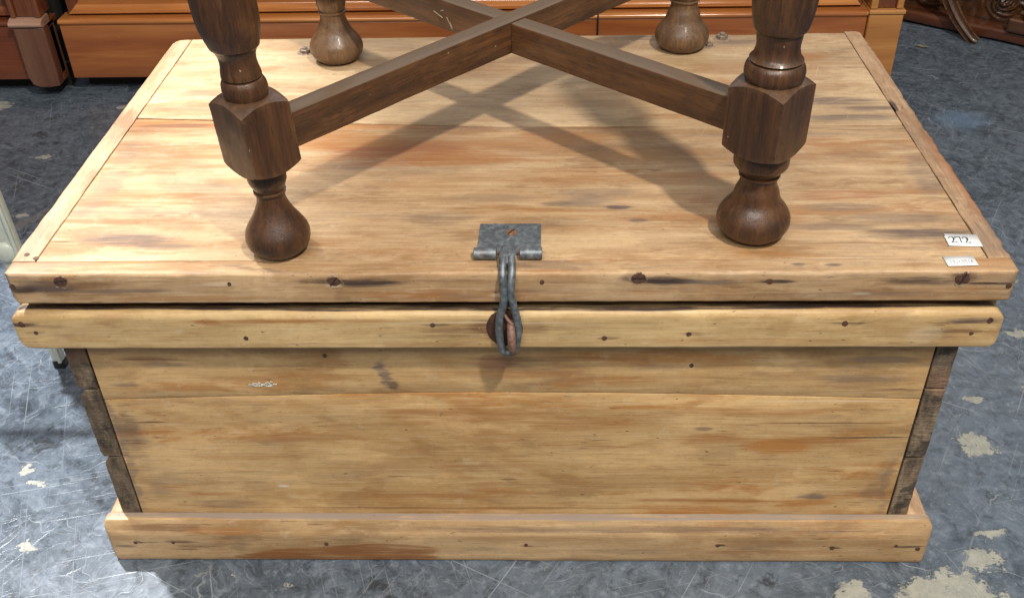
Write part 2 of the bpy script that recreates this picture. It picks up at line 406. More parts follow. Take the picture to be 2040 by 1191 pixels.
# ------------------------------------------------------------------ chest
H = .4529; T = .0384; D = .634
rust = plain('rust', (.135, .066, .042), .62, .25, c2=(.045, .022, .016), scale=380)
rust_pale = plain('rust_pale', (.24, .135, .105), .6, .15, c2=(.11, .055, .04), scale=300)
dark = plain('shadow_wood', (.05, .03, .02), .8)
slotm = plain('slot_dark', (.02, .013, .01), .9)  # near-black strip laid along each screw slot
def zinc_mat():
    s = NT('old_zinc'); n = s.noise(s.co, 160, 6, .7); n2 = s.noise(s.co, 55, 5, .7)
    col = s.ramp(n, [(.33, (.085, .10, .115)), (.5, (.155, .18, .20)), (.68, (.27, .30, .32))])
    col = s.mix(s.mr(n2, .60, .70, 0, .8), col, (.20, .10, .065))
    for c in ((-.014, .036, H+.001), (.020, .035, H+.001)):
        col = s.mix(s.math('MULTIPLY', s.blob(s.vm('ADD', s.co, s.vm('MULTIPLY', s.vm('SUBTRACT', s.noise(s.co, 180, 3, col=True), (.5,.5,.5)), (.008,.008,0))), c, (.009, .0055, .006), (1.1, .5)), .85), col, (.30, .125, .08))
    return s.finish(col, s.mr(n, .3, .7, .38, .6), n, .0005, .6, .5, .55)
zinc = zinc_mat()

chest = thing('wooden_chest', 'long old stripped pine chest with iron hasp, standing on the blue grey floor', 'chest')
lid = thing('lid', '', '')
del lid['label']; del lid['category']; lid.parent = chest

S3 = lambda x, y, rx, ry, c, k, *a: ((x, y, H), (rx, ry, .05), c, k) + a
lid_st = [S3(.455,.3130,.05,.0008,DRK,.6), S3(.47,.290,.035,.0008,DRK,.5), S3(-.492,.063,.012,.0010,DRK,.7), S3(-.415,.066,.050,.012,PUR,.62), S3(-.37,.052,.03,.006,PUR,.5), S3(.435,.070,.070,.012,PUR,.75), S3(.36,.085,.05,.008,PUR,.45), S3(.40,.055,.09,.005,BRN,.4),
  S3(-.20,.290,.085,.026,ORA,.85), S3(-.17,.262,.050,.018,RED,.9), S3(-.24,.315,.05,.016,ORA,.7), S3(-.10,.27,.05,.022,RED,.75), S3(-.13,.235,.06,.014,RED,.5), S3(-.06,.245,.07,.02,ORA,.65), S3(.02,.283,.10,.018,ORA,.55),
  S3(.06,.30,.06,.012,ORA,.6), S3(-.37,.255,.06,.014,ORA,.5), S3(-.30,.195,.07,.010,TAN,.6), S3(.18,.25,.08,.02,TAN,.6), S3(.22,.20,.05,.012,ORA,.5),
  S3(.0,.30,.30,.02,TAN,.35), S3(.09,.14,.035,.010,GRY,.6), S3(.12,.128,.016,.005,PUR,.8), S3(.145,.10,.012,.005,PUR,.6), S3(.055,.137,.020,.006,PUR,.5), S3(-.07,.105,.04,.014,PUR,.35),
  S3(.10,.16,.05,.010,GRY,.45), S3(-.02,.15,.05,.010,GRY,.3), S3(.38,.15,.06,.014,RED,.55), S3(.37,.125,.05,.010,PUR,.45), S3(.44,.105,.06,.014,GRY,.4), S3(.30,.12,.05,.02,ORA,.35),
  S3(-.09,.18,.05,.02,TAN,.5), S3(.24,.15,.07,.03,ORA,.3), S3(.485,.20,.02,.06,GRY,.4), S3(.40,.27,.06,.02,ORA,.3),S3(.33,.30,.12,.006,GRY,.4),
  S3(-.48,.20,.02,.10,GRY,.35), S3(-.42,.16,.10,.008,ORA,.25), S3(.05,.20,.10,.02,ORA,.3)]
rear_st = [S3(.470,.5042,.038,.0009,DRK,1.0,(1.1,.6)), S3(-.482,.5735,.020,.0008,DRK,.9,(1.1,.6)), S3(-.47,.3633,.02,.001,DRK,.6), S3(.46,.3385,.05,.0010,DRK,.8), S3(.445,.352,.06,.0008,DRK,.6), S3(.43,.395,.055,.014,PUR,.65), S3(.47,.372,.035,.008,PUR,.6), S3(.44,.345,.06,.010,GRY,.6), S3(.37,.415,.05,.008,GRY,.35), S3(.40,.545,.05,.02,ORA,.6), S3(.27,.46,.05,.02,ORA,.4),
  S3(.33,.50,.10,.02,TAN,.5), S3(-.38,.47,.06,.016,RED,.28), S3(-.43,.435,.05,.012,GRY,.3), S3(-.28,.578,.04,.010,PUR,.35), S3(.34,.60,.05,.01,PUR,.5), S3(.20,.62,.06,.01,PUR,.5), S3(-.45,.345,.06,.010,ORA,.9), S3(-.43,.338,.04,.006,BRN,.7),
  S3(-.30,.345,.04,.008,ORA,.4), S3(-.37,.40,.10,.01,PUR,.15), S3(-.10,.50,.1,.02,TAN,.4), S3(.15,.40,.12,.03,TAN,.4)]
m_front = pine('pine_lid_front', 'x', 1.0, lid_st, orange=.45, dirt=.3)
m_rear = pine('pine_lid_rear', 'x', 2.3, rear_st, base=((.52,.375,.22), (.40,.255,.13), (.38,.18,.065)), orange=.35, dirt=.3)
m_strip = pine('pine_lid_strip', 'x', 3.4, [((-.46,.343,H),(.06,.012,.05),ORA,.9), ((-.44,.34,H),(.05,.006,.05),BRN,.75), ((-.36,.34,H),(.04,.02,.05),RED,.5)], base=((.40,.205,.085), (.30,.135,.05), (.30,.12,.035)), orange=.6, dirt=.5)

# lid boards (one lid, tongue-and-groove boards with worn joints)
def jl(x): return .3280 + .0675*max(0, -x-.01) - .006*max(0, x)
def j2(x): return .3248 if x < -.02 else jl(x)
def board(name, x0, x1, yf, yb, mat, z1=H, seed=0, step=.02, amp=.0005, parent=None):
    bm = bmesh.new(); n = int((x1-x0)/step); prev = None; m = max(2, int((yb(x0)-yf(x0))/.02))
    # cross-section with small rounded top arrises, y varying along x
    for i in range(n+1):
        x = x0+(x1-x0)*i/n; a, b = yf(x), yb(x); r = .0011
        P = [(a, z1-T+.004), (a, z1-r)] + [(a+r*(1-math.cos(t)), z1-r+r*math.sin(t)) for t in (.5, 1., math.pi/2)]
        P += [(a+r+(b-a-2*r)*k/m, z1) for k in range(1, m)]
        P += [(b-r*(1-math.cos(t)), z1-r+r*math.sin(t)) for t in (math.pi/2, 1., .5)] + [(b, z1-r), (b, z1-T+.004)]
        ring = []
        for y, z in P:
            q = V((x, y, z)); nv = noise.noise(V((x*9, y*22, seed)))*1.2 + noise.noise(V((x*40, y*90, seed)))*.4
            q.z += nv*amp if z > z1-T*.5 else 0
            q.y += noise.noise(V((x*60, y*3, seed+4)))*amp*.5
            ring.append(bm.verts.new(q))
        if prev:
            k = len(ring)
            for j in range(k): bm.faces.new((prev[j], prev[(j+1) % k], ring[(j+1) % k], ring[j]))
        else: bm.faces.new(ring)
        prev = ring
    bm.faces.new(prev[::-1]); return link(name, bm, mat, parent)

def gap(x, a, b, w0, w1): return w0 + (w1-w0)*min(1, max(0, (x-a)/(b-a)))
board('board', -.4968, .4977, lambda x: .0243, lambda x: j2(x)-gap(x, -.40, -.36, .0009, .0003)-(.0004 if x > -.02 else 0), m_front, seed=1, parent=lid)
board('board', -.4968, .4977, lambda x: jl(x)+.0009+.0007*(x < .08), lambda x: D-.004-.004*math.exp(-((x-.35)/.05)**2), m_rear, seed=2, parent=lid)
board('board', -.4972, -.022, lambda x: .3252, lambda x: jl(x)-.0006, m_strip, z1=H-.0005, seed=3, parent=lid)
# dark bed below the joints
link('board', loft(rrect(.01, D-.006, H-T, H-T+.012, .001), -.515, .515, FX, amp=0, step=.2, pstep=.3), pine('pine_underside', 'x', 9), lid)

F3 = lambda x, z, rx, rz, c, k, *a: ((x, 0, z), (rx, .05, rz), c, k) + a
lrail_st = [F3(-.475,.438,.034,.008,PUR,.8), F3(-.505,.434,.022,.0055,DRK,.8), F3(-.43,.440,.04,.004,BRN,.6), F3(-.40,.432,.05,.003,GRY,.6), F3(-.185,.443,.03,.004,DRK,.55), F3(-.140,.4405,.040,.0055,DRK,.85), F3(-.300,.4395,.02,.003,PALE,.5), F3(-.11,.424,.012,.003,PALE,.6), F3(-.005,.424,.014,.003,PALE,.6), F3(.37,.4255,.012,.002,PALE,.9), F3(-.172,.4375,.010,.003,PALE,.7), F3(-.06,.443,.04,.002,BRN,.4),
  F3(.130,.446,.018,.005,PUR,.7), F3(.165,.4425,.036,.0055,DRK,.9), F3(.21,.441,.03,.003,GRY,.6), F3(.275,.4405,.018,.0028,DRK,.85), F3(.43,.441,.045,.005,DRK,.7), F3(.475,.445,.016,.008,DRK,.8), F3(.50,.438,.03,.0014,DRK,.9), F3(.39,.428,.05,.004,BRN,.35),
  F3(-.33,.422,.10,.003,ORA,.5), F3(-.10,.425,.05,.004,ORA,.6), F3(.36,.424,.10,.004,GRY,.35), F3(.05,.430,.07,.004,GRY,.3), ((.0,.012,H),(.03,.006,.02),PUR,.3), ((-.36,.01,H),(.10,.003,.02),ORA,.3), ((.04,.004,H),(.03,.002,.02),ORA,.6), ((.30,.013,H),(.008,.003,.02),PUR,.7), ((.34,.012,H),(.010,.003,.02),PUR,.7), ((-.505,.012,H),(.04,.02,.02),GRY,.35), ((.49,.012,H),(.04,.015,.02),ORA,.35)]
m_lrail = pine('pine_lid_rail', 'x', 4.1, lrail_st, orange=.35, dirt=.55)
def wobr(u, a, b):
    # worn top arris, a few dings
    k = .0012*noise.noise(V((u*14, 3, 1))) + .0009*noise.noise(V((u*60, 3, 5)))
    if b > H-.012 and a < .012: a += k; b -= abs(k)*.8
    return a, b
rail = link('front_rail', loft(rrect(0, .0235, H-T, H, (.003, .001, .0008, .0045), 5), -.5255, .5255, FX, step=.008, ends=((.012, .0, .016, .006), (.010, .0, .012, .007)), amp=.0006, freq=35, seed=2, wob=wobr, pstep=.006), m_lrail, lid)
m_sl = pine('pine_strip_left', 'y', 5.2, [((-.51,.06,H),(.03,.05,.05),GRY,.35)], base=((.56,.37,.22), (.43,.25,.13), (.38,.19,.085)), orange=.3, dirt=.25)
m_sr = pine('pine_strip_right', 'y', 6.6, [((.52,.20,H),(.01,.12,.05),RED,.45), ((.503,.378,H),(.006,.018,.03),DRK,.9), ((.51,.05,H),(.02,.03,.05),GRY,.5)], base=((.42,.27,.155), (.31,.18,.095), (.33,.15,.06)), orange=.6, dirt=.6)
def wl(u, a, b):
    if a > -.51: a += .0012*noise.noise(V((u*30, 1, 1)))
    if a < -.52 and b > H-.01:
        if u < .16: a += .002*noise.noise(V((u*25, 7, 1)))
    return a, b
def wr(u, a, b):
    if a < .51:
        a += .0010*noise.noise(V((u*40, 1, 9))) + .0045*math.exp(-((u-.377)/.013)**2)
        if b > H-.008: b -= .0008 + .003*math.exp(-((u-.377)/.015)**2)
    elif b > H-.014:
        k = .0014*noise.noise(V((u*14, 7, 4))) + .0012*noise.noise(V((u*80, 7, 4)))
        a -= abs(k)*1.2; b -= abs(k)
    return a, b
link('side_strip', loft(rrect(-.5255, -.4985, H-T, H+.0003, (.002, .001, .0008, .004), 4), .0245, D-.003, FY, step=.010, ends=((0,0,0,0), (.024,.0,.0,.003)), amp=.0006, seed=4, wob=wl, pstep=.006), m_sl, lid)
link('side_strip', loft(rrect(.4995, .5255, H-T, H+.0006, (.001, .002, .005, .0012), 4), .0245, D+.004, FY, step=.007, ends=((0,0,0,0), (.0,.022,.0,.003)), amp=.0007, seed=5, wob=wr, pstep=.005), m_sr, lid)

# body carcass
B3 = lambda x, z, rx, rz, c, k, *a: ((x, .0195, z), (rx, .05, rz), c, k) + a
FB = ((.58,.385,.18), (.46,.265,.10), (.45,.20,.052))
body_up = [B3(-.010,.318,.020,.014,(.25,.11,.06),.6), B3(-.40,.322,.04,.004,BRN,.7), B3(-.39,.314,.03,.004,GRY,.5), B3(-.44,.284,.02,.003,GRY,.7), ((-.142,.0195,.300),(.0075,.05,.020),GRY,.75), ((-.132,.0195,.283),(.008,.05,.007),DRK,.6), B3(.05,.322,.10,.004,BRN,.35),  # first mark: the staple ring's shadow painted onto the board
  B3(.0,.300,.12,.006,ORA,.4), B3(.12,.290,.07,.008,ORA,.4), B3(.32,.300,.05,.005,ORA,.3), B3(.40,.292,.05,.008,GRY,.4), B3(.42,.320,.04,.005,GRY,.5), B3(-.25,.295,.10,.006,ORA,.3), B3(.44,.275,.04,.003,BRN,.5)]
body_lo = [B3(-.470,.18,.007,.11,GRY,.6), B3(.466,.12,.006,.07,GRY,.4), B3(-.05,.236,.12,.016,ORA,.55), B3(.08,.225,.06,.012,ORA,.5), B3(.28,.243,.10,.010,ORA,.45), B3(.32,.186,.040,.014,(.44,.20,.055),.85), B3(.24,.200,.05,.008,ORA,.6), B3(.37,.197,.06,.006,ORA,.6), B3(-.26,.200,.10,.008,ORA,.45), B3(-.33,.168,.06,.006,ORA,.4),
  B3(.24,.093,.10,.0045,ORA,.85), B3(-.10,.100,.14,.006,ORA,.5), B3(-.37,.085,.06,.008,GRY,.35), B3(.375,.100,.022,.007,GRY,.85), B3(.45,.105,.012,.020,GRY,.3), B3(.460,.155,.010,.030,GRY,.2), B3(-.452,.190,.016,.05,GRY,.28), B3(-.44,.112,.016,.012,GRY,.3), B3(-.455,.215,.012,.03,DRK,.35),
  B3(-.43,.225,.02,.0015,BRN,.8), B3(.37,.2245,.09,.0010,BRN,.75), B3(.42,.2010,.05,.0011,DRK,.8), B3(.23,.215,.010,.0035,PUR,.6), B3(-.29,.117,.006,.002,WHT,.6), B3(.36,.258,.10,.0012,PALE,.6), B3(-.10,.150,.14,.01,TAN,.4), B3(.1,.12,.16,.008,TAN,.4), B3(-.02,.20,.05,.01,ORA,.3),
  B3(.0,.130,.012,.0015,BRN,.5), B3(-.21,.160,.03,.004,BRN,.3), B3(.0,.078,.30,.002,BRN,.4)]
def jz(x): return .2722 - .037*(abs(x)**1.6)                   # joint of the two front boards
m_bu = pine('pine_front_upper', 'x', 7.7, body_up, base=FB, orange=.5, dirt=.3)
m_bl = pine('pine_front_lower', 'x', 8.9, body_lo, base=FB, orange=.6, dirt=.22)
def fboard(za, zb, mat, seed):
    bm = bmesh.new(); prev = None; n = 60; x0, x1 = -.4724, .4698
    for i in range(n+1):
        x = x0+(x1-x0)*i/n; a, b = za(x), zb(x); r = .0011; y = .0195
        P = [(y+.018, a), (y+r, a), (y+.0003, a+.0004), (y, a+r)] + [(y, a+r+(b-a-2*r)*k/8) for k in range(1, 8)] + [(y, b-r), (y+.0003, b-.0004), (y+r, b), (y+.018, b)]
        ring = []
        for yy, z in P:
            yy2 = yy + (noise.noise(V((x*9, z*16, seed)))*.0009 if yy < .03 else 0)
            ring.append(bm.verts.new((x, yy2, z)))
        if prev:
            for j in range(len(ring)): bm.faces.new((prev[j], prev[(j+1) % len(ring)], ring[(j+1) % len(ring)], ring[j]))
        else: bm.faces.new(ring)
        prev = ring
    bm.faces.new(prev[::-1]); return link('front_board', bm, mat, chest)
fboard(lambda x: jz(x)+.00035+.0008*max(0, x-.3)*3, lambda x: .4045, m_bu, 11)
fboard(lambda x: .012, lambda x: jz(x)-.00035, m_bl, 12)
# side boards, three high, their end grain showing at the front corners
def endgrain(name, seed, light):
    s = NT(name); off = s.map(s.co, loc=(seed, seed, 0))
    n = s.noise(s.map(off, sc=(60, 60, 22)), 1, 6, .7); n2 = s.noise(s.map(off, sc=(70, 8, 300)), 1, 4, .65); n3 = s.noise(off, 300, 3, .6)
    a = .6+.9*light
    col = s.ramp(n, [(.32, (.040*a, .032*a, .024*a)), (.5, (.115*a, .085*a, .058*a)), (.68, (.22*a, .165*a, .115*a))])
    col = s.mix(s.mr(n2, .53, .72, 0, .55), col, (.035, .026, .02)); col = s.mix(s.mr(n3, .6, .75, 0, .5), col, (.30, .25, .19))
    n4 = s.noise(off, 11, 3, .5)
    col = s.mix(s.mr(n4, .52, .62, 0, .55), col, (.23, .12, .07))
    n5 = s.noise(off, 24, 6, .7)
    col = s.mix(s.mr(n5, .54, .60, 0, .75), col, (.035, .032, .028))
    return s.finish(col, .75, s.math('ADD', n, n2), .002, .8, .25)
egL, egR = endgrain('end_grain_left', 1.5, .6), endgrain('end_grain_right', 4.2, 1.25)
zs = [.010, .1685, .2775, .404]
for sx, eg in ((-1, egL), (1, egR)):
    for k in range(3):
        a, b = zs[k]+.0012, zs[k+1]-.0012
        x0, x1 = (-.4985, -.4748) if sx < 0 else (.4722, .4955)
        def wo(u, xx, z, sx=sx, k=k, a=a, b=b):
            if u < .05:
                if sx < 0 and xx < -.49:
                    d = min(abs(z-b) if k < 2 else 9, abs(z-a)*1.4 if k > 0 else 9)
                    xx += .007*math.exp(-(d/.006)**2) if k < 2 and abs(z-b) < abs(z-a) else .0022*math.exp(-(d/.004)**2)
                if sx > 0 and xx > .487: xx -= .0018*abs(noise.noise(V((z*40, 3, k))))
            return xx, z
        bm = loft(rrect(x0, x1, a, b, .0012, 2), .0190 - (.0008 if k == 1 else 0), .612, FY, step=.05, ends=((.001,)*4, (0,)*4), amp=.0005, freq=45, seed=20+k+sx, wob=wo, pstep=.008)
        link('side_board', bm, eg, chest)
link('back_board', loft(rrect(.6125, .630, .012, .404, .001), -.498, .495, FX, step=.2, amp=0, pstep=.1), m_bu, chest)
link('bottom_board', loft(rrect(.038, .612, .012, .028, .001), -.4725, .470, FX, step=.2, amp=0, pstep=.1), m_bl, chest)

# battens under the lid
b_st = [((0,.010,.4036),(.62,.0085,.004),DRK,.9,(1.1,.8)), F3(-.52,.3895,.018,.003,DRK,.85), F3(-.495,.3875,.03,.002,BRN,.6), F3(-.509,.3785,.010,.002,BRN,.7), F3(-.45,.371,.03,.005,ORA,.3), F3(-.32,.392,.014,.004,RED,.8), F3(-.22,.393,.12,.0035,ORA,.8), F3(-.05,.380,.05,.004,BRN,.45), F3(-.02,.385,.020,.009,BRN,.75), F3(-.07,.372,.06,.003,BRN,.3), F3(.03,.384,.018,.008,BRN,.55), F3(-.009,.374,.016,.01,PUR,.5), F3(.06,.385,.05,.004,BRN,.35), F3(-.075,.3877,.02,.002,DRK,.6),  # first mark: shade of the lid gap painted on the batten top
  F3(.195,.375,.016,.003,BRN,.6), F3(.3574,.388,.022,.002,DRK,.7), F3(.49,.391,.035,.004,PUR,.8), F3(.47,.377,.04,.0025,BRN,.6), F3(.11,.3695,.012,.0025,BRN,.6), F3(-.02,.391,.10,.0012,PALE,.5), F3(.44,.372,.02,.012,PALE,.3), F3(.25,.365,.12,.004,ORA,.35), F3(-.15,.362,.14,.003,TAN,.5)]
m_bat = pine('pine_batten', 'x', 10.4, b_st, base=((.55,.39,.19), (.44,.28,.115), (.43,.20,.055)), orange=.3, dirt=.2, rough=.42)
m_pl = pine('pine_plinth', 'x', 12.2, [((-.475,0,.034),(.02,.05,.002),DRK,.5), ((-.505,0,.026),(.014,.05,.0035),PUR,.8), ((-.484,0,.0346),(.007,.05,.003),DRK,.8), ((-.43,0,.036),(.020,.05,.003),BRN,.85), ((-.41,0,.028),(.03,.05,.004),BRN,.45), ((-.43,0,.0215),(.02,.05,.002),BRN,.8), ((-.445,0,.058),(.06,.02,.006),BRN,.6), ((-.37,0,.054),(.05,.02,.005),ORA,.5),
  ((-.215,0,.010),(.130,.05,.020),(.27,.12,.04),.9,(1.06,.80)), ((-.17,0,.020),(.085,.05,.0155),(.25,.105,.035),.8,(1.06,.75)), ((-.29,0,.008),(.08,.05,.010),(.25,.105,.035),.8,(1.06,.8)),
  ((.12,0,.058),(.30,.03,.005),PUR,.45), ((.02,0,.045),(.1,.05,.005),TAN,.5), ((.33,0,.020),(.1,.05,.005),ORA,.4), ((.43,0,.05),(.05,.02,.004),ORA,.5), ((.26,0,.0330),(.008,.05,.002),DRK,.8), ((.405,0,.029),(.009,.05,.0025),DRK,.7), ((.495,0,.0315),(.022,.05,.0025),DRK,.75), ((.39,0,.046),(.012,.05,.0015),BRN,.7),
  ((0,.0155,.069),(.60,.0075,.003),(.27,.225,.195),.80,(1.2,.8)), ((0,0,.002),(.6,.05,.004),BRN,.35)], base=((.52,.355,.19), (.40,.24,.105), (.40,.18,.05)), orange=.35, dirt=.35, fine=.8)
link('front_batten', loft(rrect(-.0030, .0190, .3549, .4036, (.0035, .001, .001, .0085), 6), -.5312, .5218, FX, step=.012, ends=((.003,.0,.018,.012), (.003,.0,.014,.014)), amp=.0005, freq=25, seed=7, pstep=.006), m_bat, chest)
for x0, x1 in ((-.5290, -.4992), (.4962, .5200)):
    link('side_batten', loft(rrect(x0, x1, .3549, .4050, .003, 3), .0195, .612, FY, step=.03, amp=.0005, seed=8), m_sl, chest)
# plinth
PP = [(-.0005, .0010), (.0188, .0006), (.0188, .0688), (.0090, .0690), (.0070, .0683), (.0004, .0535), (-.0010, .0510), (-.0012, .004)]
def wp(u, a, b):
    if a < .011 and b > .045: k = .0010*noise.noise(V((u*20, 2, 2))) + .0006*noise.noise(V((u*70, 2, 2))); b -= abs(k)*1.2; a += k*.5
    if b < .006: b += .0008 + .0010*noise.noise(V((u*6, 5, 5)))
    return a, b
link('front_plinth', loft(PP, -.5195, .5245, FX, step=.012, ends=((.007,.0,.012,.006), (.007,.0,.009,.008)), amp=.0006, freq=30, seed=9, wob=wp, pstep=.006), m_pl, chest)
for x0, x1, ax in ((-.5185, -.4992, -1), (.4962, .5235, 1)):
    pr = rrect(x0, x1, .001, .0680, (.002, .002, .010, .001) if ax > 0 else (.002, .002, .001, .010), 3)
    link('side_plinth', loft(pr, .0202, .630, FY, step=.03, ends=((.002,.002,0,.004), (0,0,0,0)), amp=.0006, seed=13), m_sl, chest)

# fixings
def disc(name, x, z, r, y, parent, mat, th=.0008, tilt=0, el=1.0, sag=0):
    if name == 'nail': r *= .88
    bm = bmesh.new(); n = 14
    c = bm.verts.new((x, y-th-.0003, z)); f = []; b = []
    for i in range(n):
        t = 2*math.pi*i/n; k = 1+.30*noise.noise(V((x*90+math.cos(t)*1.3, z*90+math.sin(t)*1.3, .9)))
        dx, dz = r*math.cos(t)*k, r*el*math.sin(t)*k
        f.append(bm.verts.new((x+dx*.9, y-th+sag*dz, z+dz*.9))); b.append(bm.verts.new((x+dx, y+.001, z+dz)))
    for i in range(n):
        j = (i+1) % n; bm.faces.new((c, f[i], f[j])); bm.faces.new((f[i], b[i], b[j], f[j]))
    return link(name, bm, mat, parent)
def ring_mesh(x, z, r0, r1, y):
    bm = bmesh.new(); n = 24; A = []; B = []; Cc = []
    for i in range(n):
        t = 2*math.pi*i/n; k = 1+.42*noise.noise(V((math.cos(t)*2.6+x*30, math.sin(t)*2.6, 4)))
        A.append(bm.verts.new((x+r0*math.cos(t), y+.0008, z+r0*.9*math.sin(t)))); B.append(bm.verts.new((x+(r0+r1)/2*k*math.cos(t), y-.0009, z+(r0+r1)/2*k*.9*math.sin(t)))); Cc.append(bm.verts.new((x+r1*k*math.cos(t), y+.0007, z+r1*k*.9*math.sin(t))))
    for i in range(n):
        j = (i+1) % n; bm.faces.new((A[i], B[i], B[j], A[j])); bm.faces.new((B[i], Cc[i], Cc[j], B[j]))
    return bm
m_splint = pine('splintered_wood', 'x', 20, base=((.46,.36,.24), (.30,.21,.13), (.17,.10,.06)), dirt=.9)
def slot(x, z, r, ang, y, parent):
    d = V((math.cos(ang), 0, math.sin(ang))); p = V((-math.sin(ang), 0, math.cos(ang)))*r*.10
    c = V((x, y-.00155, z)); a = c-d*r*.86; b = c+d*r*.86
    link('slot', flatpoly([a-p, b-p, b+p, a+p], (0, .0008, 0)), slotm, parent)
for x, z, r, ang, spl in ((-.4640, .4447, .0079, .15, 1), (-.1770, .4434, .0073, .9, 1), (.1379, .4458, .0078, .03, 1), (.4675, .4436, .0080, 1.25, 1)):
    sc_ = disc('screw', x, z, r, 0.0003, chest and lid, rust, .0012, el=.86)
    slot(x, z, r, ang, .0003, sc_)
    link('splintered_rim', ring_mesh(x, z-.0012, r*.98, r*(1.22+.15*math.sin(x*31)), .0005), m_splint, lid)
for x, z, r in ((-.5169, .4372, .0042), (-.2868, .4401, .0028), (.039, .4411, .0032), (.2722, .4407, .0042), (.5164, .4345, .0040)):
    disc('nail', x, z, r, .0002, lid, rust, .0006)
for x, z, r in ((-.521, .3898, .0045), (-.5084, .3787, .0028), (-.281, .3705, .0033), (-.0776, .3877, .0034), (.1055, .3694, .0036), (.1949, .3746, .0036), (.3574, .3883, .0042), (.4921, .3751, .0026), (.5072, .3918, .0042)):
    disc('nail', x, z, r, -.0029, chest, rust, .0006)
for x, z, r in ((-.4835, .0346, .0033), (-.4346, .0348, .0030), (-.2374, .0329, .0036), (.0179, .0324, .0034), (.2604, .0327, .0032), (.4046, .0287, .0036), (.4834, .0329, .0030), (.5115, .0273, .0040)):
    disc('nail', x, z, r, -.0011, chest, rust, .0005)
for x, z in ((.2060, .3120), (-.2050, .3270)): disc('nail', x, z, .0032, .0194, chest, rust, .0003)
for x, y in ((-.512, .037), (-.4995, .030)):
    link('nail', lathe([(H-.001, .0032), (H+.0008, .0030), (H+.0011, .001)], 10, x, y), rust, lid)
# hinge nuts at the rear of the lid
m_nut = plain('dull_nut', (.30, .24, .19), .5, .4, c2=(.14, .09, .06), scale=260)
m_stain = plain('worn_ring', (.23, .17, .14), .8, c2=(.40, .30, .20), scale=200)
for x, y, k in ((-.3126, .576, 1), (.3112, .6125, 1.1), (.2881, .5851, .8)):
    wsh = lathe([(H-.0005, .0125*k), (H+.0006, .0120*k), (H+.0007, .009*k)], 24, x, y)
    t = link('washer', wsh, m_stain, lid)
    link('nut', lathe([(H+.0005, .0078*k), (H+.0050*k, .0078*k), (H+.0058*k, .0066*k)], 6, x, y), m_nut, lid, 20)
    link('bolt_end', lathe([(H+.003, .0038*k), (H+.0082*k, .0036*k), (H+.0088*k, .002*k)], 12, x, y), m_nut, lid)

# hasp and staple
hasp = thing('hasp', '', ''); del hasp['label']; del hasp['category']; hasp.parent = chest
bm = bmesh.new(); n = 12; rows = []
for i in range(n+1):
    u = i/n
    for_row = []
    for j in range(9):
        v = j/8; x = (-.0285-.0015*(1-v)) + (.0665+.0015*(1-v))*u; y = .0330+.0590*v + .0012*noise.noise(V((u*3, v*3, 1)))*(v in (0, 1))
        for_row.append((x, y, H+.0016+.0004*noise.noise(V((u*4, v*4, 2)))))
    rows.append(for_row)
g = [[bm.verts.new(p) for p in r] for r in rows]; g2 = [[bm.verts.new((p[0], p[1], H-.0003)) for p in r] for r in rows]
for i in range(n):
    for j in range(8): bm.faces.new((g[i][j], g[i+1][j], g[i+1][j+1], g[i][j+1]))
for i in range(n):
    for j in (0, 8): bm.faces.new((g[i][j], g2[i][j], g2[i+1][j], g[i+1][j]))
for j in range(8):
    for i in (0, n): bm.faces.new((g[i][j], g[i][j+1], g2[i][j+1], g2[i][j]))
link('hinge_plate', bm, zinc, hasp)
for x0, x1 in ((-.0325, -.0085), (.0155, .0392)):
    bm = lathe([(x0, .0058), (x0+.0006, .0066), (x1-.0006, .0066), (x1, .0058)], 20, .0270, H+.0058, axis='x')
    bmesh.ops.recalc_face_normals(bm, faces=bm.faces); link('knuckle', bm, zinc, hasp)
scw = link('screw', lathe([(H+.001, .0062), (H+.0026, .0058), (H+.0030, .003)], 18, .0060, .0740), plain('rusty_screw', (.30, .155, .085), .55, .3, c2=(.14,.07,.04), scale=300), hasp)
d = V((.6, .8, 0)); pp = V((-.8, .6, 0))*.0007; cc = V((.0060, .0740, H+.0027))
link('slot', flatpoly([cc-d*.005-pp, cc+d*.005-pp, cc+d*.005+pp, cc-d*.005+pp], (0, 0, .0006)), slotm, scw)
cx = .0030
# tongue: flat strap from the plate splitting into two rods that form the loop
bm = bmesh.new()
tp = [(.0440, H+.0028, .0075), (.036, H+.0062, .0070), (.0270, H+.0128, .0072), (.0180, H+.0110, .0086), (.0120, H+.0075, .0082), (.0070, H+.0050, .0075)]
prev = None
for y, z, hw in tp:
    r_ = []
    for k in range(10):
        t = 2*math.pi*k/10; r_.append(bm.verts.new((cx+hw*math.cos(t), y, z+.0026*math.sin(t))))
    if prev:
        for k in range(10): bm.faces.new((prev[k], prev[(k+1) % 10], r_[(k+1) % 10], r_[k]))
    else: bm.faces.new(r_)
    prev = r_
bm.faces.new(prev[::-1]); link('tongue', bm, zinc, hasp)
L = [(-0.0040, .0150, H+.0092), (-0.0046, .0040, H+.0040), (-0.0044, -.0050, H-.0050), (-0.0033, -.0075, H-.020), (-0.0038, -.0085, H-.0300), (-0.0067, -.0090, H-.0420), (-0.0093, -.0095, H-.0560), (-0.0094, -.0100, H-.0740), (-0.0077, -.0105, H-.0870), (-0.0052, -.0108, H-.0950)]
Rr = [(0.0040, .0150, H+.0092), (0.0049, .0040, H+.0040), (0.0044, -.0050, H-.0050), (0.0035, -.0075, H-.020), (0.0050, -.0085, H-.0300), (0.0074, -.0090, H-.0410), (0.0099, -.0095, H-.0550), (0.0099, -.0100, H-.0740), (0.0080, -.0105, H-.0870), (0.0061, -.0108, H-.0950)]
pts = [(cx+a, b, c) for a, b, c in L] + [(cx+.0005, -.0110, H-.0970)] + [(cx+a, b, c) for a, b, c in Rr[::-1]]
link('loop', tube(pts, .0042, 12), zinc, hasp)
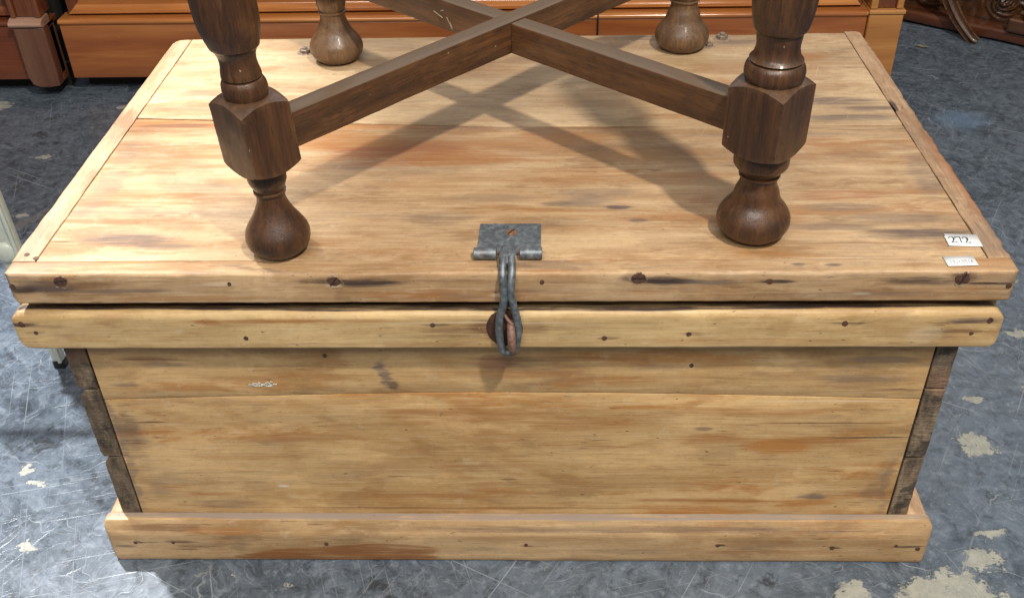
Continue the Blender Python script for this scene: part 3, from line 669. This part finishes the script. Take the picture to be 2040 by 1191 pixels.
st = thing('staple', '', ''); del st['label']; del st['category']; st.parent = chest
bm = bmesh.new(); bmesh.ops.create_uvsphere(bm, u_segments=28, v_segments=12, radius=1)
for v in bm.verts:
    p = v.co; q = V((.0005-.0015 + p.x*.0195, -.0030 - max(0, -p.y)*.0028 + max(0, p.y)*.004, .3835 + p.z*.0240)); v.co = q + noise.noise_vector(q*180)*.0007
link('rust_plate', bm, plain('dark_rust', (.085, .036, .022), .7, .2, c2=(.03, .016, .012), scale=250), st)
A = []
for i in range(15):
    t = math.radians(100 + 200*i/14 - 20)
    A.append((.0055 + .0030*(i/14), -.0045 + .0165*math.cos(t)*1.0, .3745 + .0175*math.sin(t)))
link('staple_ring', tube(A, .0044, 12, sub=2), rust_pale, st)
link('nail', tube([(-.001, -.004, .402), (.006, -.011, .396), (.010, -.009, .392)], .0018, 8), rust_pale, st)

# stickers
paper = plain('white_sticker', (.88, .90, .92), .5, var=.03); ink = plain('green_black_ink', (.035, .06, .06), .6); ink2 = plain('faint_ink', (.17, .18, .20), .6)
def frame(o0, ux, uy, z):
    o0 = V((o0[0], o0[1], z)); ux = V((ux[0], ux[1], 0)); uy = V((uy[0], uy[1], 0))
    return lambda u, v, h=0: o0 + ux*u + uy*v + V((0, 0, h))
def stroke(f, pts, bm, h, th=.00012):
    pts = [(a, b, c*.62) for a, b, c in pts]
    for (u0, v0, w0), (u1, v1, w1) in zip(pts, pts[1:]):
        d = V((u1-u0, v1-v0)); d.normalize(); nx, ny = -d.y, d.x
        q = [f(u0+nx*w0, v0+ny*w0, h), f(u1+nx*w1, v1+ny*w1, h), f(u1-nx*w1, v1-ny*w1, h), f(u0-nx*w0, v0-ny*w0, h)]
        flatpoly(q, (0, 0, th), bm)
f = frame((.4647, .0448), (.0353, -.0020), (.0000, .0235), H+.0012)
bm = flatpoly([f(*p) for p in ((.03, .0), (1.0, 0), (1.03, .98), (.16, .98), (.07, 1.0), (.09, .86), (.03, .72), (.05, .6))], (0, 0, .0002))
stk = link('number_sticker', bm, paper, chest, 0)
bm = bmesh.new()
def two(u):
    stroke(f, [(u+.00, .60, .018), (u+.03, .70, .020), (u+.075, .75, .028), (u+.12, .72, .036), (u+.145, .62, .040), (u+.13, .50, .038), (u+.085, .38, .028), (u+.03, .28, .020)], bm, .0003)
    stroke(f, [(u+.02, .275, .038), (u+.17, .275, .038), (u+.185, .34, .02)], bm, .0003)
two(.14); two(.535)
stroke(f, [(.335, .60, .018), (.335, .73, .018)], bm, .0003); stroke(f, [(.33, .72, .040), (.49, .72, .040)], bm, .0003)
stroke(f, [(.485, .72, .020), (.455, .45, .026), (.455, .26, .034)], bm, .0003)
link('digits', bm, ink, stk, 0)
f2 = frame((.4530, .0076), (.0310, .0012), (-.0004, .0172), H+.0009)
stk2 = link('small_number_sticker', flatpoly([f2(0, 0), f2(1, 0), f2(1, 1), f2(0, 1)], (0, 0, .0002)), paper, chest, 0)
bm = bmesh.new()
SEG = {'1': [((.5,0),(.5,1)),((.3,.8),(.5,1))], '9': [((.1,.0),(.9,.5)),((.9,.5),(.9,1)),((.9,1),(.1,1)),((.1,1),(.1,.5)),((.1,.5),(.9,.5))], '2': [((.1,1),(.9,1)),((.9,1),(.9,.6)),((.9,.6),(.1,0)),((.1,0),(.9,0))],
       '6': [((.9,1),(.1,.5)),((.1,.5),(.1,0)),((.1,0),(.9,0)),((.9,0),(.9,.5)),((.9,.5),(.1,.5))], '0': [((.1,0),(.9,0)),((.9,0),(.9,1)),((.9,1),(.1,1)),((.1,1),(.1,0))], '4': [((.7,0),(.7,1)),((.7,1),(.1,.35)),((.1,.35),(.95,.35))]}
for i, ch in enumerate('19269014'):
    u0 = .14+.098*i
    for (a, b), (c, d_) in SEG[ch]: stroke(f2, [(u0+a*.062, .24+b*.32, .011), (u0+c*.062, .24+d_*.32, .011)], bm, .0003)
link('digits', bm, ink2, stk2, 0)
# scuffs of white paint on the front boards
bm = bmesh.new()
for k in range(26):
    x = -.300+.036*random.random(); z = .2845+random.gauss(0, .0014); l = .002+.006*random.random()
    flatpoly([(x, .0196, z), (x+l, .0196, z+random.uniform(-.0006, .0006)), (x+l*.8, .0196, z+.0009), (x+l*.2, .0196, z+.0011)], (0, -.0009, 0), bm)
o = link('paint_scuff', bm, plain('white_paint', (.62, .68, .66), .5), chest)

# ------------------------------------------------------------------ small oak table standing on the lid
table = thing('wooden_table', 'dark turned leg oak table with crossed stretchers standing on the pine chest lid', 'table', (.003, .312, H))
TX, TY = .003, .312
def legmesh(cx, cy, kind, bulb, neck, collar, a, torus, n2r, cup, tmax, ang, lean=0):
    le = lambda z: lean*(max(0, z-.06)/.22)**1.3
    P = [(.0004, .018), (.0006, bulb*.62, 1), (.0022, bulb*.70), (.0050, bulb*.80), (.0120, bulb*.955), (.0200, bulb), (.0280, bulb*.955), (.0360, bulb*.83), (.0450, bulb*.66), (.0550, neck*1.18), (.0640, neck*1.0), (.0715, neck*.99, 1),
         (.0722, neck*1.10, 1), (.0742, neck*1.12, 1), (.0750, neck*.99, 1), (.0800, .55*neck+.45*collar), (.0860, collar*.98), (.0920, collar, 1), (.1010, collar*.98, 1)]
    low = smoothprof(P, 4)
    bm = lathe([(z, r) for z, r in low], 48, cx, cy, lean=le)
    U = [(.170, torus*.90, 1), (.1780, torus*.93, 1), (.1800, torus*.985), (.1860, torus*1.03), (.1925, torus*1.0), (.1970, torus*.90, 1), (.1974, torus*.82, 1), (.1990, torus*.82, 1), (.1996, torus*.91, 1), (.2040, n2r*1.07), (.2120, n2r*.99), (.2200, n2r*1.02), (.2270, cup*.90, 1), (.2290, cup*1.0, 1), (.2330, cup*1.06), (.2500, tmax*.99), (.2750, tmax*1.03), (.3050, tmax*1.0), (.345, tmax*.90), (.39, tmax*.76), (.43, tmax*.68, 1), (.432, tmax*.9, 1), (.445, tmax*.9, 1), (.447, tmax*1.1, 1), (.58, tmax*1.1, 1)]
    lathe(smoothprof(U, 4), 48, cx, cy, bm=bm, lean=le)
    # square block with turned shoulders, edges on to the stretchers
    h = a/2; n = 14; per = []
    for s_ in range(4):
        for k in range(n):
            t = -1+2*k/n; q = {0: (t, -1), 1: (1, t), 2: (-t, 1), 3: (-1, -t)}[s_]
            per.append((q[0]*h, q[1]*h))
    rc = h*math.sqrt(2); z0, z1 = .0995, .1790; drop = .0085
    def shape(x, y):
        r = math.hypot(x, y); k = max(0, (r-h*.86)/(rc-h*.86)); return drop*k**1.15
    ca, sa = math.cos(ang), math.sin(ang)
    def P3(x, y, z):
        # ease the four vertical arrises
        r = math.hypot(x, y); e = max(0, r-(rc-.0011)); f_ = (r-e*.6)/r if r else 1
        x, y = x*f_, y*f_
        return (cx + x*ca - y*sa + le(z), cy + x*sa + y*ca, z)
    rings = []
    for fr, top in ((.55, 0), (.75, 0), (.90, 0), (1., 0)):
        rings.append([bm.verts.new(P3(x*fr, y*fr, z0+shape(x*fr, y*fr))) for x, y in per])
    m = 8
    for j in range(1, m):
        rings.append([bm.verts.new(P3(x+.0003*noise.noise(V((x*200, y*200, j))), y, z0+shape(x, y)+(z1-shape(x, y)*1 - z0 - shape(x, y))*j/m)) for x, y in per])
    for fr in (1., .9, .75, .55):
        rings.append([bm.verts.new(P3(x*fr, y*fr, z1-shape(x*fr, y*fr))) for x, y in per])
    N = len(per)
    for a_, b_ in zip(rings, rings[1:]):
        for i in range(N): bm.faces.new((a_[i], a_[(i+1) % N], b_[(i+1) % N], b_[i]))
    bm.faces.new(rings[0][::-1]); bm.faces.new(rings[-1])
    for v in bm.verts: v.co += noise.noise_vector(v.co*60)*.0003
    return bm
A45 = math.radians(45+3)
legs = [((-.240-TX, .045-TY), dict(bulb=.0342, neck=.0150, collar=.0200, a=.056, torus=.0215, n2r=.0178, cup=.0235, tmax=.0292, lean=-.012), 'FL'),
        ((.264-TX, .073-TY), dict(bulb=.0388, neck=.0192, collar=.0285, a=.0620, torus=.0288, n2r=.0213, cup=.0250, tmax=.0300, lean=.001), 'FR'),
        ((-.259-TX, .550-TY), dict(bulb=.0388, neck=.0180, collar=.0215, a=.058, torus=.026, n2r=.020, cup=.025, tmax=.030, lean=-.002), 'BL'),
        ((.246-TX, .580-TY), dict(bulb=.0395, neck=.0195, collar=.0250, a=.058, torus=.027, n2r=.021, cup=.025, tmax=.030, lean=.003), 'BR')]
mats = {'FL': oak('dark_oak_leg', 'z', 1.1, .12, .25), 'FR': oak('brown_oak_leg', 'z', 4.3, .10, .22), 'BL': oak('worn_oak_leg', 'z', 7.7, 1.0, .1, .36), 'BR': oak('worn_oak_leg', 'z', 9.2, 1.0, .35, .42)}
LP = []
for (x, y), kw, k in legs:
    LP.append(V((x, y, 0))); o = link('leg', legmesh(x, y, k, ang=A45, **kw), mats[k], table, 50)
    if k == 'BL': o['label'] = 'rear leg with worn grey brown bulb foot'
def stretcher(p, q, seed, w=.0245, h0=.1135, h1=.1520, mat=None, trim0=.0, trim1=.0):
    d = (q-p); Ln = d.length; d.normalize(); nrm = V((-d.y, d.x, 0))
    fn = lambda u, a, b: tuple(p + d*u + nrm*a + V((0, 0, b)))
    sag = lambda u, a, b: (a, b + .0012*noise.noise(V((u*7, seed, 1))) * (1 if b < .12 else .3))
    bm = loft(rrect(-w/2, w/2, h0, h1, .0011, 3), trim0, Ln-trim1, fn, step=.012, ends=((.0006,)*4, (.0006,)*4), amp=.00035, freq=50, seed=seed, wob=sag, pstep=.006)
    return bm
def rotmat(name, p, q, seed, light):
    # grain follows the bar: rotate coordinates
    s_dir = math.atan2(q.y-p.y, q.x-p.x); return s_dir
def oak_bar(name, ang, seed):
    m = oak(name, 'x', seed, .30, 1., .4, .3)
    nt = m.node_tree; tc = [n for n in nt.nodes if n.type == 'TEX_COORD'][0]
    mp = nt.nodes.new('ShaderNodeMapping'); mp.vector_type = 'POINT'; mp.inputs[2].default_value = (0, 0, -ang)
    outs = [l.to_socket for l in nt.links if l.from_socket == tc.outputs['Object']]
    for t_ in outs: nt.links.new(mp.outputs[0], t_)
    nt.links.new(tc.outputs['Object'], mp.inputs[0]); return m
fl, fr, bl, br = LP
aA = math.atan2(br.y-fl.y, br.x-fl.x); aB = math.atan2(bl.y-fr.y, bl.x-fr.x)
mA, mB = oak_bar('oak_bar', aA, 2.2), oak_bar('oak_bar', aB, 5.5)
dA = (br-fl).normalized(); Ln = (br-fl).length
link('stretcher', stretcher(fl, br, 1, trim0=.022, trim1=.022), mA, table)
# crossing point
t = ((fr-fl).cross(bl-fr).z)/((br-fl).cross(bl-fr).z); X = fl + (br-fl)*t
wz = .01245
link('stretcher', stretcher(fr, X, 2, trim0=.022, trim1=wz+.0002, h1=.1505), mB, table)
link('stretcher', stretcher(bl, X, 3, trim0=.022, trim1=wz+.0002, h1=.1505), mB, table)
# paint chip on the rear stretcher
bm = bmesh.new()
dB = (X-bl).normalized(); nB = V((dB.y, -dB.x, 0))*.0127
for u, v, l, an in ((.232, .133, .012, -.3), (.240, .130, .009, -.2), (.256, .131, .016, -1.0), (.262, .126, .008, -1.1), (.246, .136, .006, .4)):
    c = bl + dB*u + nB + V((0, 0, v)); e = dB*math.cos(an)*l + V((0, 0, math.sin(an)*l)); pz = V((0, 0, .0011))
    flatpoly([c, c+e, c+e*.8+pz, c+e*.1+pz], tuple(nB*.05), bm)
link('paint_chip', bm, plain('cream_chip', (.42, .34, .23), .6), table)

# ------------------------------------------------------------------ sideboards behind
lac = lacquer('red_brown_lacquer', 'x', 1, ((.33, .105, .030), (.43, .16, .046), (.22, .064, .020)), .16); lac2 = lacquer('orange_lacquer', 'x', 3, ((.50, .19, .05), (.62, .27, .08), (.36, .12, .034)), .13)
lacd = lacquer('red_brown_upright', 'z', 5, ((.17, .052, .022), (.23, .08, .03), (.11, .033, .016))); laco = lacquer('honey_lacquer', 'x', 8, ((.46, .20, .055), (.54, .26, .08), (.37, .15, .04)), .28)
blk = plain('black_recess_and_shade', (.008, .007, .006), .8)
Y0 = 1.48
def bar(name, P, x0, x1, mat, parent, ends=((.001,)*4, (.001,)*4), off=(0, 0, 0)):
    return link(name, loft([(a-off[1], b-off[2]) for a, b in P], x0-off[0], x1-off[0], FX, step=.3, ends=ends, amp=0, pstep=.2), mat, parent, 30)
def moulding(y, z0, z1):     # rounded cap over a base board, face at y
    return [(y-.0005, z0), (y+.04, z0), (y+.04, z1), (y+.008, z1), (y+.004, z1-.001)] + [(y-.003-.006*math.sin(t), z1-.006-.006*(1-math.cos(t))) for t in (0, .5, 1, 1.5, 2.1)] + [(y-.003, z0+.004)]
lacr = lacquer('dark_red_lacquer', 'x', 21, ((.17, .045, .018), (.23, .07, .026), (.11, .028, .012)), .2)
def sideboard(ox, x0, x1, label, doors, y=Y0, h=.80, lac=lac, lac2=lac2):
    t = thing('sideboard', label, 'sideboard', (ox*.978+.001, y-.055, .022)); off = (ox, y, 0); t.scale = (.978, 1, 1)
    bar('base_board', rrect(y, y+.02, .018, .1495, .0015), x0, x1, lac, t, off=off)
    bar('base_moulding', [(a, b) for a, b in [(y-.001, .1500), (y+.05, .1500), (y+.05, .1640), (y+.006, .1640)] + [(y+.000-.0065*math.sin(q), .1580+.0060*math.cos(q)) for q in (.2, .7, 1.2, 1.57, 2.0, 2.6)]], x0, x1, lac2, t, off=off)
    bar('plinth_shade_strip', rrect(y+.05, y+.07, -.0214, .03, .001), x0+.01, x1-.01, blk, t, off=off)  # near-black colour stands in for the shade under the sideboard
    bar('carcass', rrect(y+.060, y+.46, .04, h, .002), x0, x1, blk, t, off=off)
    bar('top', rrect(y-.02, y+.48, h+.001, h+.03, .008), x0-.02, x1+.02, lac2, t, off=off)
    for a, b in doors:
        dr = thing('door', '', ''); del dr['label']; del dr['category']; dr.parent = t
        wd = .052; zb, zt = .1685, h-.01
        prof = [(-.018, 0), (-.022, .003), (-.022, .009), (-.014, .012), (-.010, .020), (-.0135, .030), (-.012, .040), (-.004, .050), (.004, .055), (.02, .055), (.02, 0)]   # (y, inward)
        # four mitred mouldings
        for side in range(4):
            bm = bmesh.new(); ra = []; rb = []
            for yy, k in prof:
                k2 = k
                if side == 0: pa, pb = (a+k2, zb+k), (b-k2, zb+k)
                elif side == 1: pa, pb = (b-k, zb+k2), (b-k, zt-k2)
                elif side == 2: pa, pb = (b-k2, zt-k), (a+k2, zt-k)
                else: pa, pb = (a+k, zt-k2), (a+k, zb+k2)
                ra.append(bm.verts.new((pa[0]-ox, yy+.04, pa[1]))); rb.append(bm.verts.new((pb[0]-ox, yy+.04, pb[1])))
            n_ = len(prof)
            for i in range(n_): bm.faces.new((ra[i], ra[(i+1) % n_], rb[(i+1) % n_], rb[i]))
            bm.faces.new(ra); bm.faces.new(rb[::-1])
            link('moulding', bm, lac2 if side in (0, 2) else lacd, dr, 45)
        link('panel', loft([(u-y, v) for u, v in rrect(y+.038, y+.055, zb+.05, zt-.05, .001)], a+.05-ox, b-.05-ox, FX, amp=0, step=.4, pstep=.3), lac, dr)
    return t, off
t, off = sideboard(-.16, -1.118, .8080, 'glossy orange brown wooden sideboard with moulded doors, standing behind the chest', [(-1.098, .171), (.184, .797)])
# dark seam between base boards and right hand post
link('seam', loft([(a-Y0, b) for a, b in rrect(Y0-.0080, Y0+.01, .075, .172, .0005)], .1735+.16, .1768+.16, FX, amp=0, step=.3, pstep=.3), blk, t)
px0, px1 = .8095, .8890
pb = link('corner_post', loft(rrect(px0+.16, px1+.16, -.019, .158, .003), -.010, .06, FY, amp=0, step=.05, ends=((.002,)*4, (0,)*4), pstep=.1), laco, t)
link('post_cap', loft(rrect(px0+.158, px1+.163, .1590, .1690, .003), -.014, .06, FY, amp=0, step=.05, ends=((.003,)*4, (0,)*4), pstep=.1), laco, t)
link('side_panel', loft(rrect(px1+.157-.02, px1+.157, .02, .80, .001), .0605, .46, FY, amp=0, step=.2, pstep=.3), laco, t)
for a, b, m_, yy in ((.8100, .8270, laco, -.008), (.8275, .8700, lacd, .0), (.8705, .8860, laco, -.008)):
    link('pilaster', loft(rrect(a+.16, b+.16, .1695, .80, .004), yy, .06, FY, amp=0, step=.05, ends=((.004,)*4, (0,)*4), pstep=.2), m_, t)

t, off = sideboard(-1.9, -2.6, -1.141, 'dark red brown sideboard with a fluted pilaster, at the left edge behind the chest', [(-2.55, -1.232)], y=Y0-.006, lac=lacr, lac2=lacr)
for k in [c for c in t.children if c.name.startswith('base_moulding')]: pass
X_ = 1.9
# pilaster block with rounded foot
def pf(u, a, b): return (a, u, b)
bm = loft([(-1.2150+X_, .158), (-1.2150+X_, .035), (-1.2070+X_, .018), (-1.190+X_, .010), (-1.165+X_, .009), (-1.1430+X_, .014), (-1.1410+X_, .035), (-1.1410+X_, .158)], -.030, .03, FY, amp=0, step=.03, ends=((.004,)*4, (0,)*4), pstep=.02)
link('pilaster_block', bm, lacquer('brown_block', 'z', 12, ((.15, .065, .035), (.20, .10, .06), (.12, .042, .025)), .34), t)
bar('pilaster_moulding', moulding(-.030, .1590, .1790), -1.2190+X_, -1.1400+X_, lacquer('pale_moulding', 'x', 4, ((.36, .20, .13), (.48, .30, .22), (.3, .14, .08)), .25), t)
for a, b, yy, m_ in ((-1.2140, -1.2020, -.026, lacd), (-1.2015, -1.1560, -.018, lacd), (-1.1555, -1.1420, -.026, lacd)):
    link('pilaster', loft(rrect(a+X_, b+X_, .180, .80, .004), yy, .03, FY, amp=0, step=.05, ends=((.004,)*4, (0,)*4), pstep=.2), m_, t)

# ------------------------------------------------------------------ carved furniture at the upper right
cang = math.atan2(1.632-1.835, 1.290-1.015)
carve = thing('carved_cabinet', 'dark carved wooden cabinet on the floor beyond the right end of the sideboard', 'cabinet', (1.02, 1.832, 0)); carve.rotation_euler = (0, 0, cang)
cw = oak('carved_wood', 'x', 3.3, .05, .0, .3, .7); cr_ = lacquer('reddish_rail', 'x', 6, ((.085, .026, .011), (.15, .05, .02), (.045, .014, .007)), .3)
link('base_rail', loft(rrect(-.004, .05, .008, .036, (.003, .001, .001, .010), 4), -.10, 1.2, FX, step=.015, amp=.0012, freq=20, seed=30, pstep=.008), cr_, carve)
bm = bmesh.new(); nx, nz = 300, 110; G_ = []
def relief(x, z):
    # scrolling leaves: distance to spirals and lobes
    h = 0
    for (cx_, cz_, R_, tw) in CAR:
        dx, dz = x-cx_, z-cz_; r = math.hypot(dx, dz)
        if r < R_*1.6:
            th = math.atan2(dz, dx); f_ = math.sin(tw*th + 9*r/R_*1.6); h = max(h, (1-r/(R_*1.6))*(.55+.45*f_))
    return h
random.seed(11)
CAR = [(random.uniform(-.05, 1.1), random.uniform(.06, .42), random.uniform(.035, .07), random.choice((-3, 3, 2, -4))) for _ in range(46)]
for i in range(nx+1):
    x = -.10 + 1.25*i/nx
    col_ = []
    for j in range(nz+1):
        z = .034 + .42*j/nz; h = relief(x, z)*.030 + abs(noise.noise(V((x*30, z*30, 1))))*.010
        col_.append(bm.verts.new((x, .045-h, z)))
    G_.append(col_)
for i in range(nx):
    for j in range(nz): bm.faces.new((G_[i][j], G_[i+1][j], G_[i+1][j+1], G_[i][j+1]))
link('carved_panel', bm, cw, carve, 0)
link('carcass', loft(rrect(.056, .42, .03, .75, .004), -.10, 1.2, FX, step=.3, amp=0, pstep=.2), blk, carve)
def flatband(pts, wfun, thick, mat, name, parent):
    """ridged scroll band: wide ribbon with raised centre line"""
    bm = bmesh.new(); prev = None; n_ = len(pts)
    Q = []
    for i in range(n_-1):
        for k in range(6):
            t_ = k/6; p0, p1, p2, p3 = V(pts[max(i-1, 0)]), V(pts[i]), V(pts[i+1]), V(pts[min(i+2, n_-1)])
            Q.append(.5*((2*p1)+(-p0+p2)*t_+(2*p0-5*p1+4*p2-p3)*t_*t_+(-p0+3*p1-3*p2+p3)*t_**3))
    Q.append(V(pts[-1]))
    for i, q in enumerate(Q):
        tt = (Q[min(i+1, len(Q)-1)]-Q[max(i-1, 0)]).normalized(); sd = tt.cross(V((0, 1, 0))).normalized(); w_ = wfun(i/(len(Q)-1))
        prof = [(-1, .0), (-.92, .7), (-.6, .55), (-.2, .8), (0, 1.25), (.2, .8), (.6, .55), (.92, .7), (1, 0), (.5, -.6), (-.5, -.6)]
        ring = [bm.verts.new(q + sd*w_*a - V((0, 1, 0))*thick*b) for a, b in prof]
        if prev:
            for k in range(len(ring)): bm.faces.new((prev[k], prev[(k+1) % len(ring)], ring[(k+1) % len(ring)], ring[k]))
        else: bm.faces.new(ring)
        prev = ring
    bm.faces.new(prev[::-1]); return link(name, bm, mat, parent, 50)
flatband([(.055, -.02, .27), (.075, -.025, .18), (.110, -.03, .110), (.150, -.034, .055), (.195, -.038, .014), (.212, -.038, .006)], lambda t_: .022-.010*t_, .009, oak('scroll_oak', 'z', 1.9, .15, .0, .38, .5), 'scroll_leg', carve)
bm = lathe([(-.010, .036), (-.020, .034), (-.030, .026), (-.034, .012), (-.036, .004)], 28, .335, .094, axis='y')
for v in bm.verts: v.co += noise.noise_vector(v.co*70)*.003
link('carved_boss', bm, cw, carve)
link('carved_block', loft(rrect(.268, .37, .0375, .0740, .008), -.018, .02, FY, step=.01, amp=.002, freq=60, ends=((.006,)*4, (0,)*4), pstep=.01), lacquer('red_block', 'x', 2, ((.10, .04, .018), (.2, .09, .03), (.04, .015, .01)), .35), carve)
for x in (-.06, 1.1): link('foot', lathe([(0, .02), (.004, .026), (.018, .028), (.0215, .02)], 20, x, .03), blk, carve)

# ------------------------------------------------------------------ pale metal stand at the left
pale = plain('pale_green_enamel', (.50, .55, .49), .35, var=.12, scale=60)
rubber = plain('black_rubber', (.012, .012, .013), .6)
stand = thing('metal_stand', 'pale grey green metal stand with a round cap, left of the chest', 'stand', (-.7395, .392, 0))
def bf(u, a, b):                                 # leaning flat bar from the foot up
    return (-.0045*1 - u*math.sin(.02) + a, b, u*math.cos(.033))
tw = lambda u, a, b: ((a if a > 0 else a*min(1, .0 + (u+.02)/.24)), b)
link('leg', loft(rrect(-.0225, .0125, -.007, .007, .0035, 3), .014, .60, bf, step=.03, amp=0, pstep=.02, wob=tw), pale, stand)
link('leg_flange', loft(rrect(.0065, .0125, -.0125, -.0075, .002, 3), .014, .60, bf, step=.05, amp=0, pstep=.02), pale, stand)
link('foot', loft(rrect(-.0055, .0135, -.0085, .0085, .003, 3), .000, .0135, bf, step=.01, amp=0, pstep=.02), rubber, stand)
bm = lathe([(-.0075, .0178), (-.0095, .0176), (-.0125, .0150), (-.0145, .0100), (-.0152, .0030)], 32, -.0185, .2253, axis='y')
link('round_cap', bm, pale, stand)
for zz in (.56,):
    link('cross_bar', loft(rrect(-.007, .007, zz-.01, zz+.01, .003, 3), -.60, -.045, lambda u, a, b: (u, a, b), step=.2, amp=0, pstep=.02), pale, stand)
link('leg', loft(rrect(-.6225, -.5775, -.007, .007, .0035, 3), .014, .60, lambda u, a, b: (a, b, u), step=.1, amp=0, pstep=.02), pale, stand)
link('foot', loft(rrect(-.6235, -.5765, -.0085, .0085, .003, 3), .000, .0135, lambda u, a, b: (a, b, u), step=.01, amp=0, pstep=.02), rubber, stand)

# ------------------------------------------------------------------ bits lying on the floor
chipm = plain('dry_yellow_leaf', (.50, .47, .30), .6, var=.3, scale=90)
def leaf(x, y, l, w_, ang, label, name='dry_leaf'):
    bm = bmesh.new(); top = []; n_ = 9
    cen = []
    for side in (1, -1):
        pass
    L_ = []; R_ = []
    for i in range(n_+1):
        t_ = i/n_; u = (t_-.5)*l; hw = w_*math.sin(math.pi*min(1, max(.02, t_*.96+.02)))**.7; z = .0008+.0012*math.sin(t_*5)**2
        L_.append(bm.verts.new((u, hw, z+.0012))); cen.append(bm.verts.new((u, 0, z))); R_.append(bm.verts.new((u, -hw, z+.0010)))
    for i in range(n_):
        bm.faces.new((L_[i], cen[i], cen[i+1], L_[i+1])); bm.faces.new((cen[i], R_[i], R_[i+1], cen[i+1]))
    r = bmesh.ops.solidify(bm, geom=bm.faces[:], thickness=.0005)
    o = link(name, bm, chipm); o.location = (x, y, .0012); o.rotation_euler = (0, 0, ang); o['label'] = label; o['category'] = 'leaf'
leaf(1.022, 1.655, .034, .0055, -.5, 'small pale dry leaf on the dark floor just below the carved cabinet')
leaf(.795, .560, .016, .0038, .1, 'tiny yellow flake on the floor right of the chest lid')
